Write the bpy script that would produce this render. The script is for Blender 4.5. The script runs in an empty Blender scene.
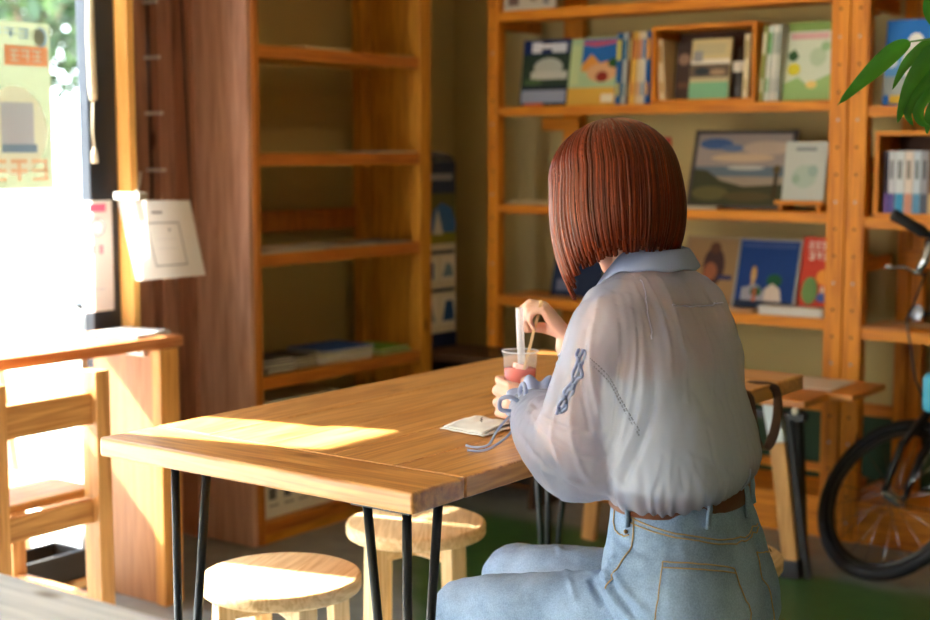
import bpy, bmesh, math, random
from mathutils import Vector, Matrix, Euler, noise
from mathutils.bvhtree import BVHTree
R = math.radians
C = bpy.context.scene.collection
random.seed(7)
V = Vector

# ------------------------------------------------------------------ materials
def lin(c):
    return tuple(((v/255)/12.92 if v/255 <= .04045 else ((v/255+.055)/1.055)**2.4) for v in c) + (1,)
MATS = {}
def newmat(name):
    m = bpy.data.materials.new(name); m.use_nodes = True
    nt = m.node_tree; b = nt.nodes['Principled BSDF']
    return m, nt, b
def plain(c, rough=.6, metal=0, name=None, spec=.5, noise_amt=.12, scale=30, bump=0):
    key = ('p', tuple(c), rough, metal, spec, noise_amt, scale, bump)
    if key in MATS: return MATS[key]
    m, nt, b = newmat(name or 'paint'); N = nt.nodes; L = nt.links
    tc = N.new('ShaderNodeTexCoord'); no = N.new('ShaderNodeTexNoise')
    no.inputs['Scale'].default_value = scale; no.inputs['Detail'].default_value = 3
    L.new(tc.outputs['Object'], no.inputs['Vector'])
    mx = N.new('ShaderNodeMix'); mx.data_type = 'RGBA'
    a = lin(c); mx.inputs[6].default_value = tuple(v*(1-noise_amt) for v in a[:3])+(1,)
    mx.inputs[7].default_value = tuple(min(1, v*(1+noise_amt)) for v in a[:3])+(1,)
    L.new(no.outputs['Fac'], mx.inputs[0]); L.new(mx.outputs[2], b.inputs['Base Color'])
    b.inputs['Roughness'].default_value = rough; b.inputs['Metallic'].default_value = metal
    b.inputs['Specular IOR Level'].default_value = spec
    if bump:
        bp = N.new('ShaderNodeBump'); bp.inputs['Strength'].default_value = bump; bp.inputs['Distance'].default_value = .003
        L.new(no.outputs['Fac'], bp.inputs['Height']); L.new(bp.outputs['Normal'], b.inputs['Normal'])
    MATS[key] = m
    return m
def wood(name, c1, c2, axis='Y', rough=.45, sc=1.0, knots=True, spec=.45, coat=0, strong=1.0):
    key = ('w', name, axis)
    if key in MATS: return MATS[key]
    m, nt, b = newmat(name); N = nt.nodes; L = nt.links
    tc = N.new('ShaderNodeTexCoord'); mp = N.new('ShaderNodeMapping')
    s = [14*sc]*3; s['XYZ'.index(axis)] = .8*sc
    mp.inputs['Scale'].default_value = s
    L.new(tc.outputs['Object'], mp.inputs['Vector'])
    big = N.new('ShaderNodeTexNoise'); big.inputs['Scale'].default_value = .9; big.inputs['Detail'].default_value = 4; big.inputs['Distortion'].default_value = .6
    L.new(mp.outputs[0], big.inputs['Vector'])
    wv = N.new('ShaderNodeMath'); wv.operation = 'MULTIPLY'; wv.inputs[1].default_value = 9
    L.new(big.outputs['Fac'], wv.inputs[0])
    sn = N.new('ShaderNodeMath'); sn.operation = 'SINE'
    wm = N.new('ShaderNodeMath'); wm.operation = 'MULTIPLY'; wm.inputs[1].default_value = 6.0
    L.new(wv.outputs[0], wm.inputs[0]); L.new(wm.outputs[0], sn.inputs[0])
    fine = N.new('ShaderNodeTexNoise'); fine.inputs['Scale'].default_value = 9; fine.inputs['Detail'].default_value = 5
    L.new(mp.outputs[0], fine.inputs['Vector'])
    a1 = N.new('ShaderNodeMath'); a1.operation = 'MULTIPLY_ADD'; a1.inputs[1].default_value = .16*strong; a1.inputs[2].default_value = 0
    L.new(sn.outputs[0], a1.inputs[0])
    a2 = N.new('ShaderNodeMath'); a2.operation = 'ADD'; L.new(a1.outputs[0], a2.inputs[0]); L.new(fine.outputs['Fac'], a2.inputs[1])
    a3 = N.new('ShaderNodeMath'); a3.operation = 'MULTIPLY_ADD'; a3.inputs[1].default_value = .5; L.new(big.outputs['Fac'], a3.inputs[0]); L.new(a2.outputs[0], a3.inputs[2])
    rp = N.new('ShaderNodeValToRGB'); e = rp.color_ramp.elements
    e[0].position = .40; e[0].color = lin(c2); e[1].position = .95; e[1].color = lin(c1)
    L.new(a3.outputs[0], rp.inputs[0])
    col = rp.outputs[0]
    if knots:
        mp2 = N.new('ShaderNodeMapping'); s2 = [7*sc]*3; s2['XYZ'.index(axis)] = 3.0*sc
        mp2.inputs['Scale'].default_value = s2; L.new(tc.outputs['Object'], mp2.inputs['Vector'])
        vo = N.new('ShaderNodeTexVoronoi'); vo.inputs['Scale'].default_value = 1.0; L.new(mp2.outputs[0], vo.inputs['Vector'])
        kr = N.new('ShaderNodeValToRGB'); k = kr.color_ramp.elements
        k[0].position = .05; k[0].color = (.22, .13, .08, 1); k[1].position = .11; k[1].color = (1, 1, 1, 1)
        L.new(vo.outputs['Distance'], kr.inputs[0])
        mm = N.new('ShaderNodeMix'); mm.data_type = 'RGBA'; mm.blend_type = 'MULTIPLY'; mm.inputs[0].default_value = .8
        L.new(col, mm.inputs[6]); L.new(kr.outputs[0], mm.inputs[7]); col = mm.outputs[2]
    L.new(col, b.inputs['Base Color'])
    rr = N.new('ShaderNodeMapRange'); rr.inputs[3].default_value = rough-.08; rr.inputs[4].default_value = rough+.12
    L.new(fine.outputs['Fac'], rr.inputs[0]); L.new(rr.outputs[0], b.inputs['Roughness'])
    b.inputs['Specular IOR Level'].default_value = spec
    b.inputs['Coat Weight'].default_value = coat; b.inputs['Coat Roughness'].default_value = .25
    bp = N.new('ShaderNodeBump'); bp.inputs['Strength'].default_value = .15; bp.inputs['Distance'].default_value = .002
    L.new(fine.outputs['Fac'], bp.inputs['Height']); L.new(bp.outputs['Normal'], b.inputs['Normal'])
    MATS[key] = m
    return m
def tablewood(ax='Y'): return wood('oiled_cedar_'+ax.lower(), (224, 164, 94), (178, 114, 56), ax, .34, 1, True, .5, .25)
def shelfwood(ax): return wood('varnished_pine_'+ax.lower(), (226, 144, 36), (180, 98, 14), ax, .5, 1.1, True, .28)
def goldwood(ax): return wood('golden_pine_'+ax.lower(), (214, 150, 50), (170, 106, 26), ax, .52, 1.1, True, .28)
def palewood(ax): return wood('pale_pine_'+ax.lower(), (238, 208, 160), (208, 168, 114), ax, .5, 1.3, True, .4)
def brownwood(ax): return wood('brown_cedar_'+ax.lower(), (190, 138, 112), (144, 98, 76), ax, .5, .9, True, .35)
def darkwood(ax): return wood('dark_stained_wood_'+ax.lower(), (84, 58, 38), (50, 34, 22), ax, .45, 1, False, .4)

# ------------------------------------------------------------------ mesh builder
class MB:
    def __init__(s): s.bm = bmesh.new(); s.mats = []; s.M = Matrix.Identity(4); s.sm = False
    def mi(s, m):
        if m not in s.mats: s.mats.append(m)
        return s.mats.index(m)
    def v(s, p): return s.bm.verts.new(s.M @ V(p))
    def f(s, vs, m, sm=None):
        try: fc = s.bm.faces.new(vs)
        except ValueError: return None
        fc.material_index = s.mi(m); fc.smooth = s.sm if sm is None else sm
        return fc
    def box(s, a, b, m, bev=0, seg=2):
        x0, y0, z0 = [min(a[i], b[i]) for i in range(3)]; x1, y1, z1 = [max(a[i], b[i]) for i in range(3)]
        vs = [s.v(p) for p in ((x0,y0,z0),(x1,y0,z0),(x1,y1,z0),(x0,y1,z0),(x0,y0,z1),(x1,y0,z1),(x1,y1,z1),(x0,y1,z1))]
        fs = [s.f([vs[i] for i in q], m, False) for q in ((3,2,1,0),(4,5,6,7),(0,1,5,4),(1,2,6,5),(2,3,7,6),(3,0,4,7))]
        if bev:
            es = set(e for f in fs for e in f.edges)
            bmesh.ops.bevel(s.bm, geom=list(es), offset=bev, segments=seg, affect='EDGES', profile=.5, clamp_overlap=True)
        return s
    def beam(s, p, q, w, h, m, up=(0,0,1), bev=0, w2=None, h2=None):
        p, q = V(p), V(q); d = (q-p); L = d.length; d.normalize()
        u = V(up); 
        if abs(d.dot(u)) > .98: u = V((0,1,0))
        x = u.cross(d).normalized(); y = d.cross(x)
        o = s.M.copy(); Mx = Matrix((x, y, d)).transposed().to_4x4(); Mx.translation = p
        s.M = o @ Mx
        w2 = w if w2 is None else w2; h2 = h if h2 is None else h2
        vs = [s.v(t) for t in ((-w/2,-h/2,0),(w/2,-h/2,0),(w/2,h/2,0),(-w/2,h/2,0),(-w2/2,-h2/2,L),(w2/2,-h2/2,L),(w2/2,h2/2,L),(-w2/2,h2/2,L))]
        fs = [s.f([vs[i] for i in k], m, False) for k in ((3,2,1,0),(4,5,6,7),(0,1,5,4),(1,2,6,5),(2,3,7,6),(3,0,4,7))]
        if bev: bmesh.ops.bevel(s.bm, geom=list(set(e for f in fs for e in f.edges)), offset=bev, segments=2, affect='EDGES', profile=.5)
        s.M = o
        return s
    def loft(s, rings, m, caps=True, closed=True, sm=True):
        rs = [[s.v(p) for p in r] for r in rings]; n = len(rs[0])
        for a, b in zip(rs, rs[1:]):
            for i in range(n if closed else n-1):
                j = (i+1) % n; s.f([a[i], a[j], b[j], b[i]], m, sm)
        if caps and closed:
            s.f(list(reversed(rs[0])), m, False); s.f(rs[-1], m, False)
        return rs
    def tube(s, pts, r, m, n=10, closed=False, flat=1.0):
        pts = [V(p) for p in pts]; k = len(pts)
        rr = r if isinstance(r, (list, tuple)) else [r]*k
        rings = []; prev = None
        for i, p in enumerate(pts):
            if closed: t = (pts[(i+1) % k]-pts[i-1])
            else: t = pts[min(i+1, k-1)]-pts[max(i-1, 0)]
            t.normalize()
            if prev is None:
                a = V((0,0,1)) if abs(t.z) < .9 else V((1,0,0)); x = a.cross(t).normalized()
            else: x = (prev-t*prev.dot(t)).normalized()
            prev = x; y = t.cross(x)
            rings.append([p+(x*math.cos(2*math.pi*j/n)+y*flat*math.sin(2*math.pi*j/n))*rr[i] for j in range(n)])
        if closed: rings.append(rings[0]); s.loft(rings, m, False); bmesh.ops.remove_doubles(s.bm, verts=s.bm.verts, dist=1e-6)
        else: s.loft(rings, m)
        return s
    def lathe(s, prof, m, n=32, c=(0,0,0), closed_ends=False):
        c = V(c); rings = []
        for r, z in prof: rings.append([c+V((r*math.cos(2*math.pi*j/n), r*math.sin(2*math.pi*j/n), z)) for j in range(n)])
        s.loft(rings, m, closed_ends)
        return s
    def prism(s, pts, d, m, sm=False):
        d = V(d); a = [s.v(p) for p in pts]; b = [s.v(V(p)+d) for p in pts]; n = len(a)
        s.f(list(reversed(a)), m, False); s.f(b, m, False)
        for i in range(n): s.f([a[i], a[(i+1) % n], b[(i+1) % n], b[i]], m, sm)
        return s
    def ball(s, c, r, m, seg=16, sc=(1,1,1)):
        ret = bmesh.ops.create_uvsphere(s.bm, u_segments=seg, v_segments=max(6, seg//2), radius=r, matrix=s.M @ Matrix.Translation(c) @ Matrix.Diagonal((*sc, 1)))
        mi = s.mi(m)
        for f in set(f for v in ret['verts'] for f in v.link_faces): f.material_index = mi; f.smooth = True
        return s
def build(name, mb, parent=None, off=None, bevel=0, fix=True):
    if off is not None: bmesh.ops.translate(mb.bm, verts=mb.bm.verts, vec=-V(off))
    if fix: bmesh.ops.recalc_face_normals(mb.bm, faces=mb.bm.faces)
    me = bpy.data.meshes.new(name); mb.bm.to_mesh(me); mb.bm.free()
    for m in mb.mats: me.materials.append(m)
    o = bpy.data.objects.new(name, me); C.objects.link(o)
    if parent is not None: o.parent = parent
    if bevel:
        md = o.modifiers.new('Bevel', 'BEVEL'); md.width = bevel; md.segments = 2; md.limit_method = 'ANGLE'; md.angle_limit = R(40)
    return o
def tag(o, label, cat, group=None, kind=None):
    if label: o['label'] = label
    if cat: o['category'] = cat
    if group: o['group'] = group
    if kind: o['kind'] = kind
    return o
class Thing:
    def __init__(s, name, label, cat, loc=(0,0,0), rz=0, group=None):
        o = bpy.data.objects.new(name, None); C.objects.link(o); o.empty_display_size = .05
        o.location = loc; o.rotation_euler = (0, 0, rz); s.o = o; s.loc = V(loc)
        tag(o, label, cat, group)
    def part(s, name, mb, parent=None, local=False, bevel=0, label=None):
        p = build(name, mb, parent or s.o, None if local else s.loc, bevel)
        if label: p['label'] = label
        return p
def single(name, mb, label, cat, group=None, bevel=0, loc=None):
    o = build(name, mb, None, loc, bevel)
    if loc is not None: o.location = loc
    return tag(o, label, cat, group)
def struct(name, mb, bevel=0):
    o = build(name, mb, None, None, bevel); o['kind'] = 'structure'; return o
def dup(root, loc, rz, label):
    r = root.copy(); C.objects.link(r); r.location = loc; r.rotation_euler = (0, 0, rz); r['label'] = label
    for ch in list(root.children):
        c = ch.copy(); C.objects.link(c); c.parent = r
        for g in list(ch.children):
            d = g.copy(); C.objects.link(d); d.parent = c
    return r

# ------------------------------------------------------------------ camera
cam = bpy.data.cameras.new('camera'); co = bpy.data.objects.new('camera', cam); C.objects.link(co)
cam.sensor_width = 36; cam.lens = 1450/930*36
co.location = (0, 0, 1.2); co.rotation_euler = (R(90-6.297), 0, R(36.45))
cam.dof.use_dof = True; cam.dof.focus_distance = 2.22; cam.dof.aperture_fstop = 3.5
cam.clip_start = .05; cam.clip_end = 200
bpy.context.scene.camera = co

# ------------------------------------------------------------------ setting
WX, BY = -3.15, 4.56
beige = plain((190, 170, 112), .8, name='beige_plaster', noise_amt=.05, scale=3)
def floor_mat():
    m, nt, b = newmat('painted_concrete_floor'); N = nt.nodes; L = nt.links
    tc = N.new('ShaderNodeTexCoord')
    n1 = N.new('ShaderNodeTexNoise'); n1.inputs['Scale'].default_value = 1.6; n1.inputs['Detail'].default_value = 6; n1.inputs['Distortion'].default_value = .8
    n2 = N.new('ShaderNodeTexNoise'); n2.inputs['Scale'].default_value = 14; n2.inputs['Detail'].default_value = 5
    L.new(tc.outputs['Object'], n1.inputs['Vector']); L.new(tc.outputs['Object'], n2.inputs['Vector'])
    sep = N.new('ShaderNodeSeparateXYZ'); L.new(tc.outputs['Object'], sep.inputs[0])
    # worn green paint covers the middle lane of the floor; bare grey concrete at both sides
    def stepf(sock, lo, hi):
        r = N.new('ShaderNodeMapRange'); r.inputs[1].default_value = lo; r.inputs[2].default_value = hi
        a = N.new('ShaderNodeMath'); a.operation = 'MULTIPLY_ADD'; a.inputs[1].default_value = .5
        L.new(n1.outputs['Fac'], a.inputs[0]); L.new(sock, a.inputs[2]); L.new(a.outputs[0], r.inputs[0]); return r.outputs[0]
    xy = N.new('ShaderNodeMath'); xy.operation = 'ADD'; L.new(sep.outputs[0], xy.inputs[0]); L.new(sep.outputs[1], xy.inputs[1])
    gx = stepf(xy.outputs[0], .80, .90)          # green from the window lane inwards
    gy = stepf(sep.outputs[1], 4.18, 4.05)
    mul = N.new('ShaderNodeMath'); mul.operation = 'MULTIPLY'; L.new(gx, mul.inputs[0]); L.new(gy, mul.inputs[1])
    grey = N.new('ShaderNodeMix'); grey.data_type = 'RGBA'; grey.inputs[6].default_value = lin((104, 108, 106)); grey.inputs[7].default_value = lin((150, 154, 152))
    L.new(n2.outputs['Fac'], grey.inputs[0])
    gr = N.new('ShaderNodeMix'); gr.data_type = 'RGBA'; gr.inputs[6].default_value = lin((34, 74, 40)); gr.inputs[7].default_value = lin((64, 108, 56))
    L.new(n2.outputs['Fac'], gr.inputs[0])
    mx = N.new('ShaderNodeMix'); mx.data_type = 'RGBA'; L.new(mul.outputs[0], mx.inputs[0]); L.new(grey.outputs[2], mx.inputs[6]); L.new(gr.outputs[2], mx.inputs[7])
    L.new(mx.outputs[2], b.inputs['Base Color']); b.inputs['Roughness'].default_value = .42
    return m
mb = MB(); mb.box((-3.6, -2.4, -.1), (3.2, 4.7, 0), floor_mat()); struct('floor', mb)
mb = MB(); mb.box((-3.6, -2.4, 2.75), (3.2, 4.7, 2.85), plain((206, 196, 178), .8)); struct('ceiling', mb)
mb = MB(); mb.box((-3.52, 2.93, 0), (-3.42, BY+.1, 2.75), beige); struct('wall_left', mb)
mb = MB(); mb.box((-3.5, BY, 0), (3.2, BY+.1, 2.75), beige); struct('wall_back', mb)
mb = MB(); mb.box((3.1, -2.4, 0), (3.2, 4.7, 2.75), plain((150, 132, 100), .8)); struct('wall_right', mb)
# front wall behind the camera, left gap sized to let in fill light
mb = MB(); mb.box((-3.2, -2.4, 2.35), (3.1, -2.3, 2.75), beige); mb.box((-2.05, -2.4, 0), (3.1, -2.3, 2.35), beige); struct('wall_front', mb)
# window wall
mb = MB(); mb.box((WX-.09, -2.3, 2.18), (WX+.03, 2.635, 2.75), beige); mb.box((WX-.09, -2.3, 0), (WX+.03, -2.2, 2.18), beige); struct('wall_window_side', mb)
# green dado and rail on the back wall
mb = MB(); mb.box((-3.0, BY-.012, 0), (3.1, BY, .335), plain((34, 66, 36), .7)); struct('baseboard_back', mb)
mb = MB(); mb.box((-3.0, BY-.02, .335), (3.1, BY, .375), shelfwood('X'), .003); struct('trim_2', mb)
# glass and its steel frame
def glassmat(name, tint=(1,1,1), r=.02, k=.12):
    m, nt, b = newmat(name); N = nt.nodes; L = nt.links
    tr = N.new('ShaderNodeBsdfTransparent'); tr.inputs[0].default_value = (*tint, 1)
    gl = N.new('ShaderNodeBsdfGlossy'); gl.inputs['Roughness'].default_value = r
    fr = N.new('ShaderNodeLayerWeight'); fr.inputs[0].default_value = k
    mx = N.new('ShaderNodeMixShader'); L.new(fr.outputs['Fresnel'], mx.inputs[0]); L.new(tr.outputs[0], mx.inputs[1]); L.new(gl.outputs[0], mx.inputs[2])
    L.new(mx.outputs[0], N['Material Output'].inputs['Surface']); return m
pane = glassmat('window_glass', (.97, .98, .97))
steel = plain((38, 44, 54), .35, .3, name='dark_steel', noise_amt=.05)
mb = MB(); mb.box((WX-.012, 2.537, 0), (WX+.03, 2.632, 2.18), steel, .004)
mb.box((WX-.03, -2.2, 2.15), (WX+.03, 2.537, 2.18), steel, .003); mb.box((WX-.03, -2.2, 0), (WX+.03, 2.537, .04), plain((120, 122, 124), .4, .4), .003)
mb.box((WX-.03, -2.2, .04), (WX+.03, -2.15, 2.15), steel, .003)
fr = struct('window_1', mb)
mb = MB(); mb.box((WX-.004, -2.15, .04), (WX+.002, 2.537, 2.15), pane); g = build('pane', mb, fr)
# lit pine post beside the window and cedar boards in the recess behind it
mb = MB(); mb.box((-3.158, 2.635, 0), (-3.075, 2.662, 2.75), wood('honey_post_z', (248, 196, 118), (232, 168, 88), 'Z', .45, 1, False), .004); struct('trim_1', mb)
mb = MB()
for i in range(2): mb.box((-3.42+.078*i-.02, 3.06, 0), (-3.42+.078*i+.056, 3.085, 2.3), brownwood('Z') if i == 0 else wood('red_cedar_z', (184, 128, 98), (138, 90, 66), 'Z', .5, .9), .002)
mb.prism([(-3.16,2.632,0),(-3.158,2.66,0),(-3.42,2.93,0),(-3.52,2.93,0)], (0,0,2.75), brownwood('Z')); mb.box((-3.42, 2.93, 0), (-3.405, 3.06, 2.75), brownwood('Z')); mb.box((-3.44, 3.0, .0), (-3.36, 3.06, 2.3), brownwood('Z'), .002)
struct('trim_3', mb)

# ------------------------------------------------------------------ outside
white_ground = plain((214, 212, 206), .8, noise_amt=.04, scale=2)
mb = MB(); mb.box((-40, -25, -.2), (-3.2, 50, -.1), white_ground); struct('pavement', mb)
# mown verge
def leaves(mb, c, rad, n, size, mats, seed):
    rnd = random.Random(seed); c = V(c)
    for i in range(n):
        d = V((rnd.gauss(0,1), rnd.gauss(0,1), rnd.gauss(0,1))).normalized()
        p = c+V((d.x*rad[0], d.y*rad[1], d.z*rad[2]))*(rnd.random()**.4)
        a = V((rnd.gauss(0,1), rnd.gauss(0,1), rnd.gauss(0,1))).normalized(); b_ = a.orthogonal().normalized(); s_ = size*(.6+.8*rnd.random())
        m = mats[rnd.randrange(len(mats))]
        mb.f([mb.v(p-a*s_), mb.v(p+b_*s_*.45), mb.v(p+a*s_), mb.v(p-b_*s_*.45)], m)
lg = [plain(c, .5, noise_amt=.1) for c in ((50, 74, 28), (38, 60, 20), (66, 94, 36), (28, 46, 16))]
def tree(loc, r, h, label, seed):
    t = Thing('street_tree', label, 'tree', loc, group='trees across the street')
    x, y, z = loc
    m = MB(); m.tube([(x,y,z),(x+.05,y,z+h*.35),(x,y+.1,z+h*.7)], [.14,.11,.06], plain((110, 90, 70), .8))
    for k in range(4): 
        a = k*1.7; m.tube([(x,y,z+h*.45),(x+math.cos(a)*r*.5,y+math.sin(a)*r*.5,z+h*.75)], [.06,.02], plain((110, 90, 70), .8), 6)
    t.part('trunk', m)
    m = MB(); leaves(m, (x,y,z+h*.72), (r,r,r*.9), 2600, .13, lg, seed)
    f = t.part('crown', m); f['kind'] = 'stuff'
tree((-14.3, 10.9, -.1), 1.7, 4.75, 'bright green leafy tree seen through the glass right of the poster', 1)
tree((-12.6, 14.6, -.1), 1.9, 5.2, 'bright green leafy tree behind the dark window frame', 2)
tree((-19.6, 11.6, -.1), 2.2, 6.4, 'bright green leafy tree beyond the window poster', 3)
# white car parked across the pavement
t = Thing('car', 'white parked car seen blurred through the bright window', 'car', (-9.2, 6.0, -.1), R(60))
cw = plain((236, 238, 242), .25, spec=.6, noise_amt=.01)
m = MB(); prof = [(-2,.25),(-2,.75),(-1.7,.85),(-1.2,.9),(-.7,1.35),(.9,1.38),(1.5,.95),(2.0,.85),(2.05,.25)]
m.prism([(x, -.8, z) for x, z in prof], (0, 1.6, 0), cw); t.part('body', m, local=True, bevel=.05)
m = MB()
for sy in (-.81, .79): m.prism([(-.9, sy, .98), (-.62, sy, 1.2), (.7, sy, 1.2), (1.0, sy, .98)], (0, .02, 0), plain((176, 186, 196), .2))
t.part('side_window', m, local=True)
for sx in (-1.25, 1.3):
    for sy in (-.82, .66):
        m = MB(); m.M = Matrix.Translation((sx, sy, .3)) @ Matrix.Rotation(R(-90), 4, 'X')
        m.lathe([(0,0),(.2,0),(.3,.03),(.3,.13),(.2,.16),(0,.16)], plain((30,30,32), .7), 24); t.part('wheel', m, local=True)
# wooden A-frame board outside the glass (only its slanting leg shows behind the chair)
t = Thing('sandwich_board', 'wooden A-frame board outside the glass behind the chair', 'sign', (-3.75, 2.45, -.1))
w = palewood('Z')
for yy in (2.12, 2.62):
    m = MB(); m.beam((-3.55, yy, -.1), (-3.72, yy-.02, .95), .035, .03, w); t.part('leg', m)
    m = MB(); m.beam((-3.95, yy, -.1), (-3.74, yy-.02, .95), .035, .03, w); t.part('leg', m)
m = MB(); m.beam((-3.64, 2.12, .40), (-3.64, 2.62, .40), .03, .03, w); t.part('rail', m)
m = MB(); m.beam((-3.545, 2.37, .02), (-3.70, 2.355, .90), .46, .012, plain((228, 228, 224), .6), up=(1,0,0)); t.part('shade_panel', m)  # panel added to the A-frame to shade the lower counter end

# ------------------------------------------------------------------ window dressings
def thinpaper(c):
    m, nt, b = newmat('thin_paper'); N = nt.nodes; L = nt.links
    d = N.new('ShaderNodeBsdfDiffuse'); t_ = N.new('ShaderNodeBsdfTranslucent')
    d.inputs[0].default_value = lin(c); t_.inputs[0].default_value = lin(c)
    mx = N.new('ShaderNodeMixShader'); mx.inputs[0].default_value = .5
    L.new(d.outputs[0], mx.inputs[1]); L.new(t_.outputs[0], mx.inputs[2]); L.new(mx.outputs[0], N['Material Output'].inputs['Surface']); return m
cream = plain((224, 214, 190), .8, noise_amt=.05, scale=80)
m = MB(); 
m.box((WX+.035, -2.15, 2.08), (WX+.075, 1.30, 2.16), cream, .01)
m.box((WX+.052, -2.15, .74), (WX+.0522, 1.30, 2.08), thinpaper((238, 232, 216))); m.box((WX+.044, -2.15, .722), (WX+.063, 1.30, .74), cream, .003)
single('diffuser_blind', m, 'added out-of-view blind diffusing sunlight over the near end of the window', 'blind')  # blind added out of view to stop direct sun and glow softly
m = MB(); m.tube([(WX+.07, 1.49, 1.9), (WX+.07, 2.53, 1.9)], .035, cream, 14); m.box((WX+.062, 1.49, 1.70), (WX+.066, 2.53, 1.9), cream); m.box((WX+.036, 1.49, 1.90), (WX+.05, 2.53, 2.16), cream)
single('sunblock_blind', m, 'added out-of-view blind cutting the sun above the posters on the window', 'blind')  # blind added out of view to bound the sun patch on the table
def paper(c, name='paper'): return plain(c, .7, name=name, noise_amt=.03, scale=60, spec=.2)
def marks(mb, origin, ex, ey, nrm, w, h, shapes, mk=paper):
    """coloured printing on a flat face; shapes in unit coordinates from the lower left"""
    o = V(origin); ex = V(ex); ey = V(ey); nrm = V(nrm)
    for k, sh in enumerate(shapes):
        off = nrm*(.0006+.00025*k); kind = sh[0]; col = mk(sh[-1]) if not hasattr(sh[-1], 'node_tree') else sh[-1]
        P = lambda u, v: o+ex*(u*w)+ey*(v*h)+off
        if kind == 'r': pts = [P(sh[1], sh[2]), P(sh[3], sh[2]), P(sh[3], sh[4]), P(sh[1], sh[4])]
        elif kind == 'e': pts = [P(sh[1]+sh[3]*math.cos(a*math.pi/9), sh[2]+sh[4]*math.sin(a*math.pi/9)) for a in range(18)]
        else: pts = [P(u, v) for u, v in sh[1]]
        mb.f([mb.v(p) for p in pts], col, False)
def glyphs(x0, y0, x1, y1, n, col, seed=0):
    """a row of blocky strokes reading as blurred characters"""
    rnd = random.Random(seed); out = []; cw_ = (x1-x0)/n
    for i in range(n):
        a = x0+i*cw_; b_ = a+cw_*.78; hh = y1-y0
        out.append(('r', a, y0+hh*.82, b_, y1, col)); out.append(('r', a, y0+hh*.40, b_, y0+hh*.55, col))
        c_ = a+cw_*(.2+.4*rnd.random()); out.append(('r', c_, y0, c_+cw_*.16, y1, col))
        if rnd.random() > .4: out.append(('r', a, y0, b_, y0+hh*.14, col))
    return out
tp = thinpaper
yel = thinpaper((162, 168, 152))
m = MB(); m.box((WX+.004, 2.02, 1.10), (WX+.0055, 2.437, 1.525), yel)
blue_t = thinpaper((150, 176, 216)); or_t = thinpaper((240, 170, 140)); wh_t = thinpaper((244, 244, 244)); lb_t = thinpaper((208, 214, 240)); pk_t = thinpaper((236, 200, 180))
sh = [('r', .66, .74, .98, .86, or_t), ('e', .72, .35, .24, .27, wh_t), ('r', .62, .27, .86, .52, lb_t), ('r', .62, .22, .88, .27, blue_t),
      ('e', .93, .915, .05, .06, blue_t), ('e', .915, .915, .045, .05, yel)]
sh += glyphs(.70, .765, .94, .835, 3, wh_t, 1)+glyphs(.05, .90, .85, .96, 8, blue_t, 2)+glyphs(.05, .05, .96, .18, 6, pk_t, 3)
marks(m, (WX+.0055, 2.02, 1.10), (0,1,0), (0,0,1), (1,0,0), .417, .425, sh)
single('window_poster', m, 'pale yellow poster with blue crescent and orange band on the glass', 'poster')
m = MB(); m.box((WX+.007, 1.57, 1.28), (WX+.0085, 2.01, 1.69), paper((226, 224, 214)))
marks(m, (WX+.0085, 1.57, 1.28), (0,1,0), (0,0,1), (1,0,0), .44, .41, [('r', .1, .55, .9, .9, (150, 180, 120)), ('r', .1, .1, .9, .2, (120, 130, 150))])
single('sunblock_notice', m, 'added out-of-view notice blocking sun from the stools, beside the yellow poster', 'poster')  # added beyond the frame edge to keep sun off the stools
m = MB(); m.box((WX+.007, 2.015, 1.53), (WX+.0085, 2.235, 1.69), paper((230, 226, 210))); single('sunblock_notice', m, 'small added out-of-view notice above the yellow poster blocking sun from a stool', 'poster')  # added out of view, closes a gap that let sun onto the second stool
# pull cord with cotton tassel in front of the black frame
m = MB(); ctn = plain((222, 214, 190), .9)
m.tube([(-3.085, 2.525, 2.05), (-3.085, 2.525, 1.62)], .002, ctn, 6)
t = Thing('pull_cord', 'cream rope pull cord hanging before the black window frame', 'cord', (-3.085, 2.525, 1.17))
t.part('cord', m)
m = MB(); m.tube([(-3.085, 2.525, 1.66), (-3.085, 2.522, 1.5), (-3.085, 2.525, 1.36), (-3.085, 2.526, 1.33)], [.009, .011, .011, .010], ctn, 10); t.part('wrapped_rope', m)
m = MB(); m.tube([(-3.085, 2.525, 1.33), (-3.085, 2.521, 1.25), (-3.085, 2.525, 1.20)], .003, ctn, 6); m.tube([(-3.085, 2.525, 1.205), (-3.085, 2.525, 1.19), (-3.085, 2.525, 1.165)], [.004,.008,.009], ctn, 10); t.part('tassel', m)
# wire rack ladder on the boards
t = Thing('wire_rack', 'hanging wire rack with flat metal rungs on the brown boards', 'rack', (-3.42, 3.04, 1.0))
met = plain((196, 190, 180), .3, .6)
for k, (z_, x1) in enumerate(((1.64, -3.358), (1.476, -3.351), (1.31, -3.345), (1.14, -3.337))):
    m = MB(); m.box((-3.455, 2.982, z_-.005), (x1+.012, 2.990, z_+.005), plain((240, 238, 232), .5), .001); t.part('rung', m)
blk = plain((40, 34, 30), .5)
for a, b_ in (((-3.44, 2.994, 1.9), (-3.44, 2.994, .95)), ((-3.40, 2.994, 1.9), (-3.395, 2.994, .95)), ((-3.30, 3.03, 1.9), (-3.26, 3.03, 1.0))):
    m = MB(); m.tube([a, b_], .0032, blk, 6); t.part('wire', m)
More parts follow.
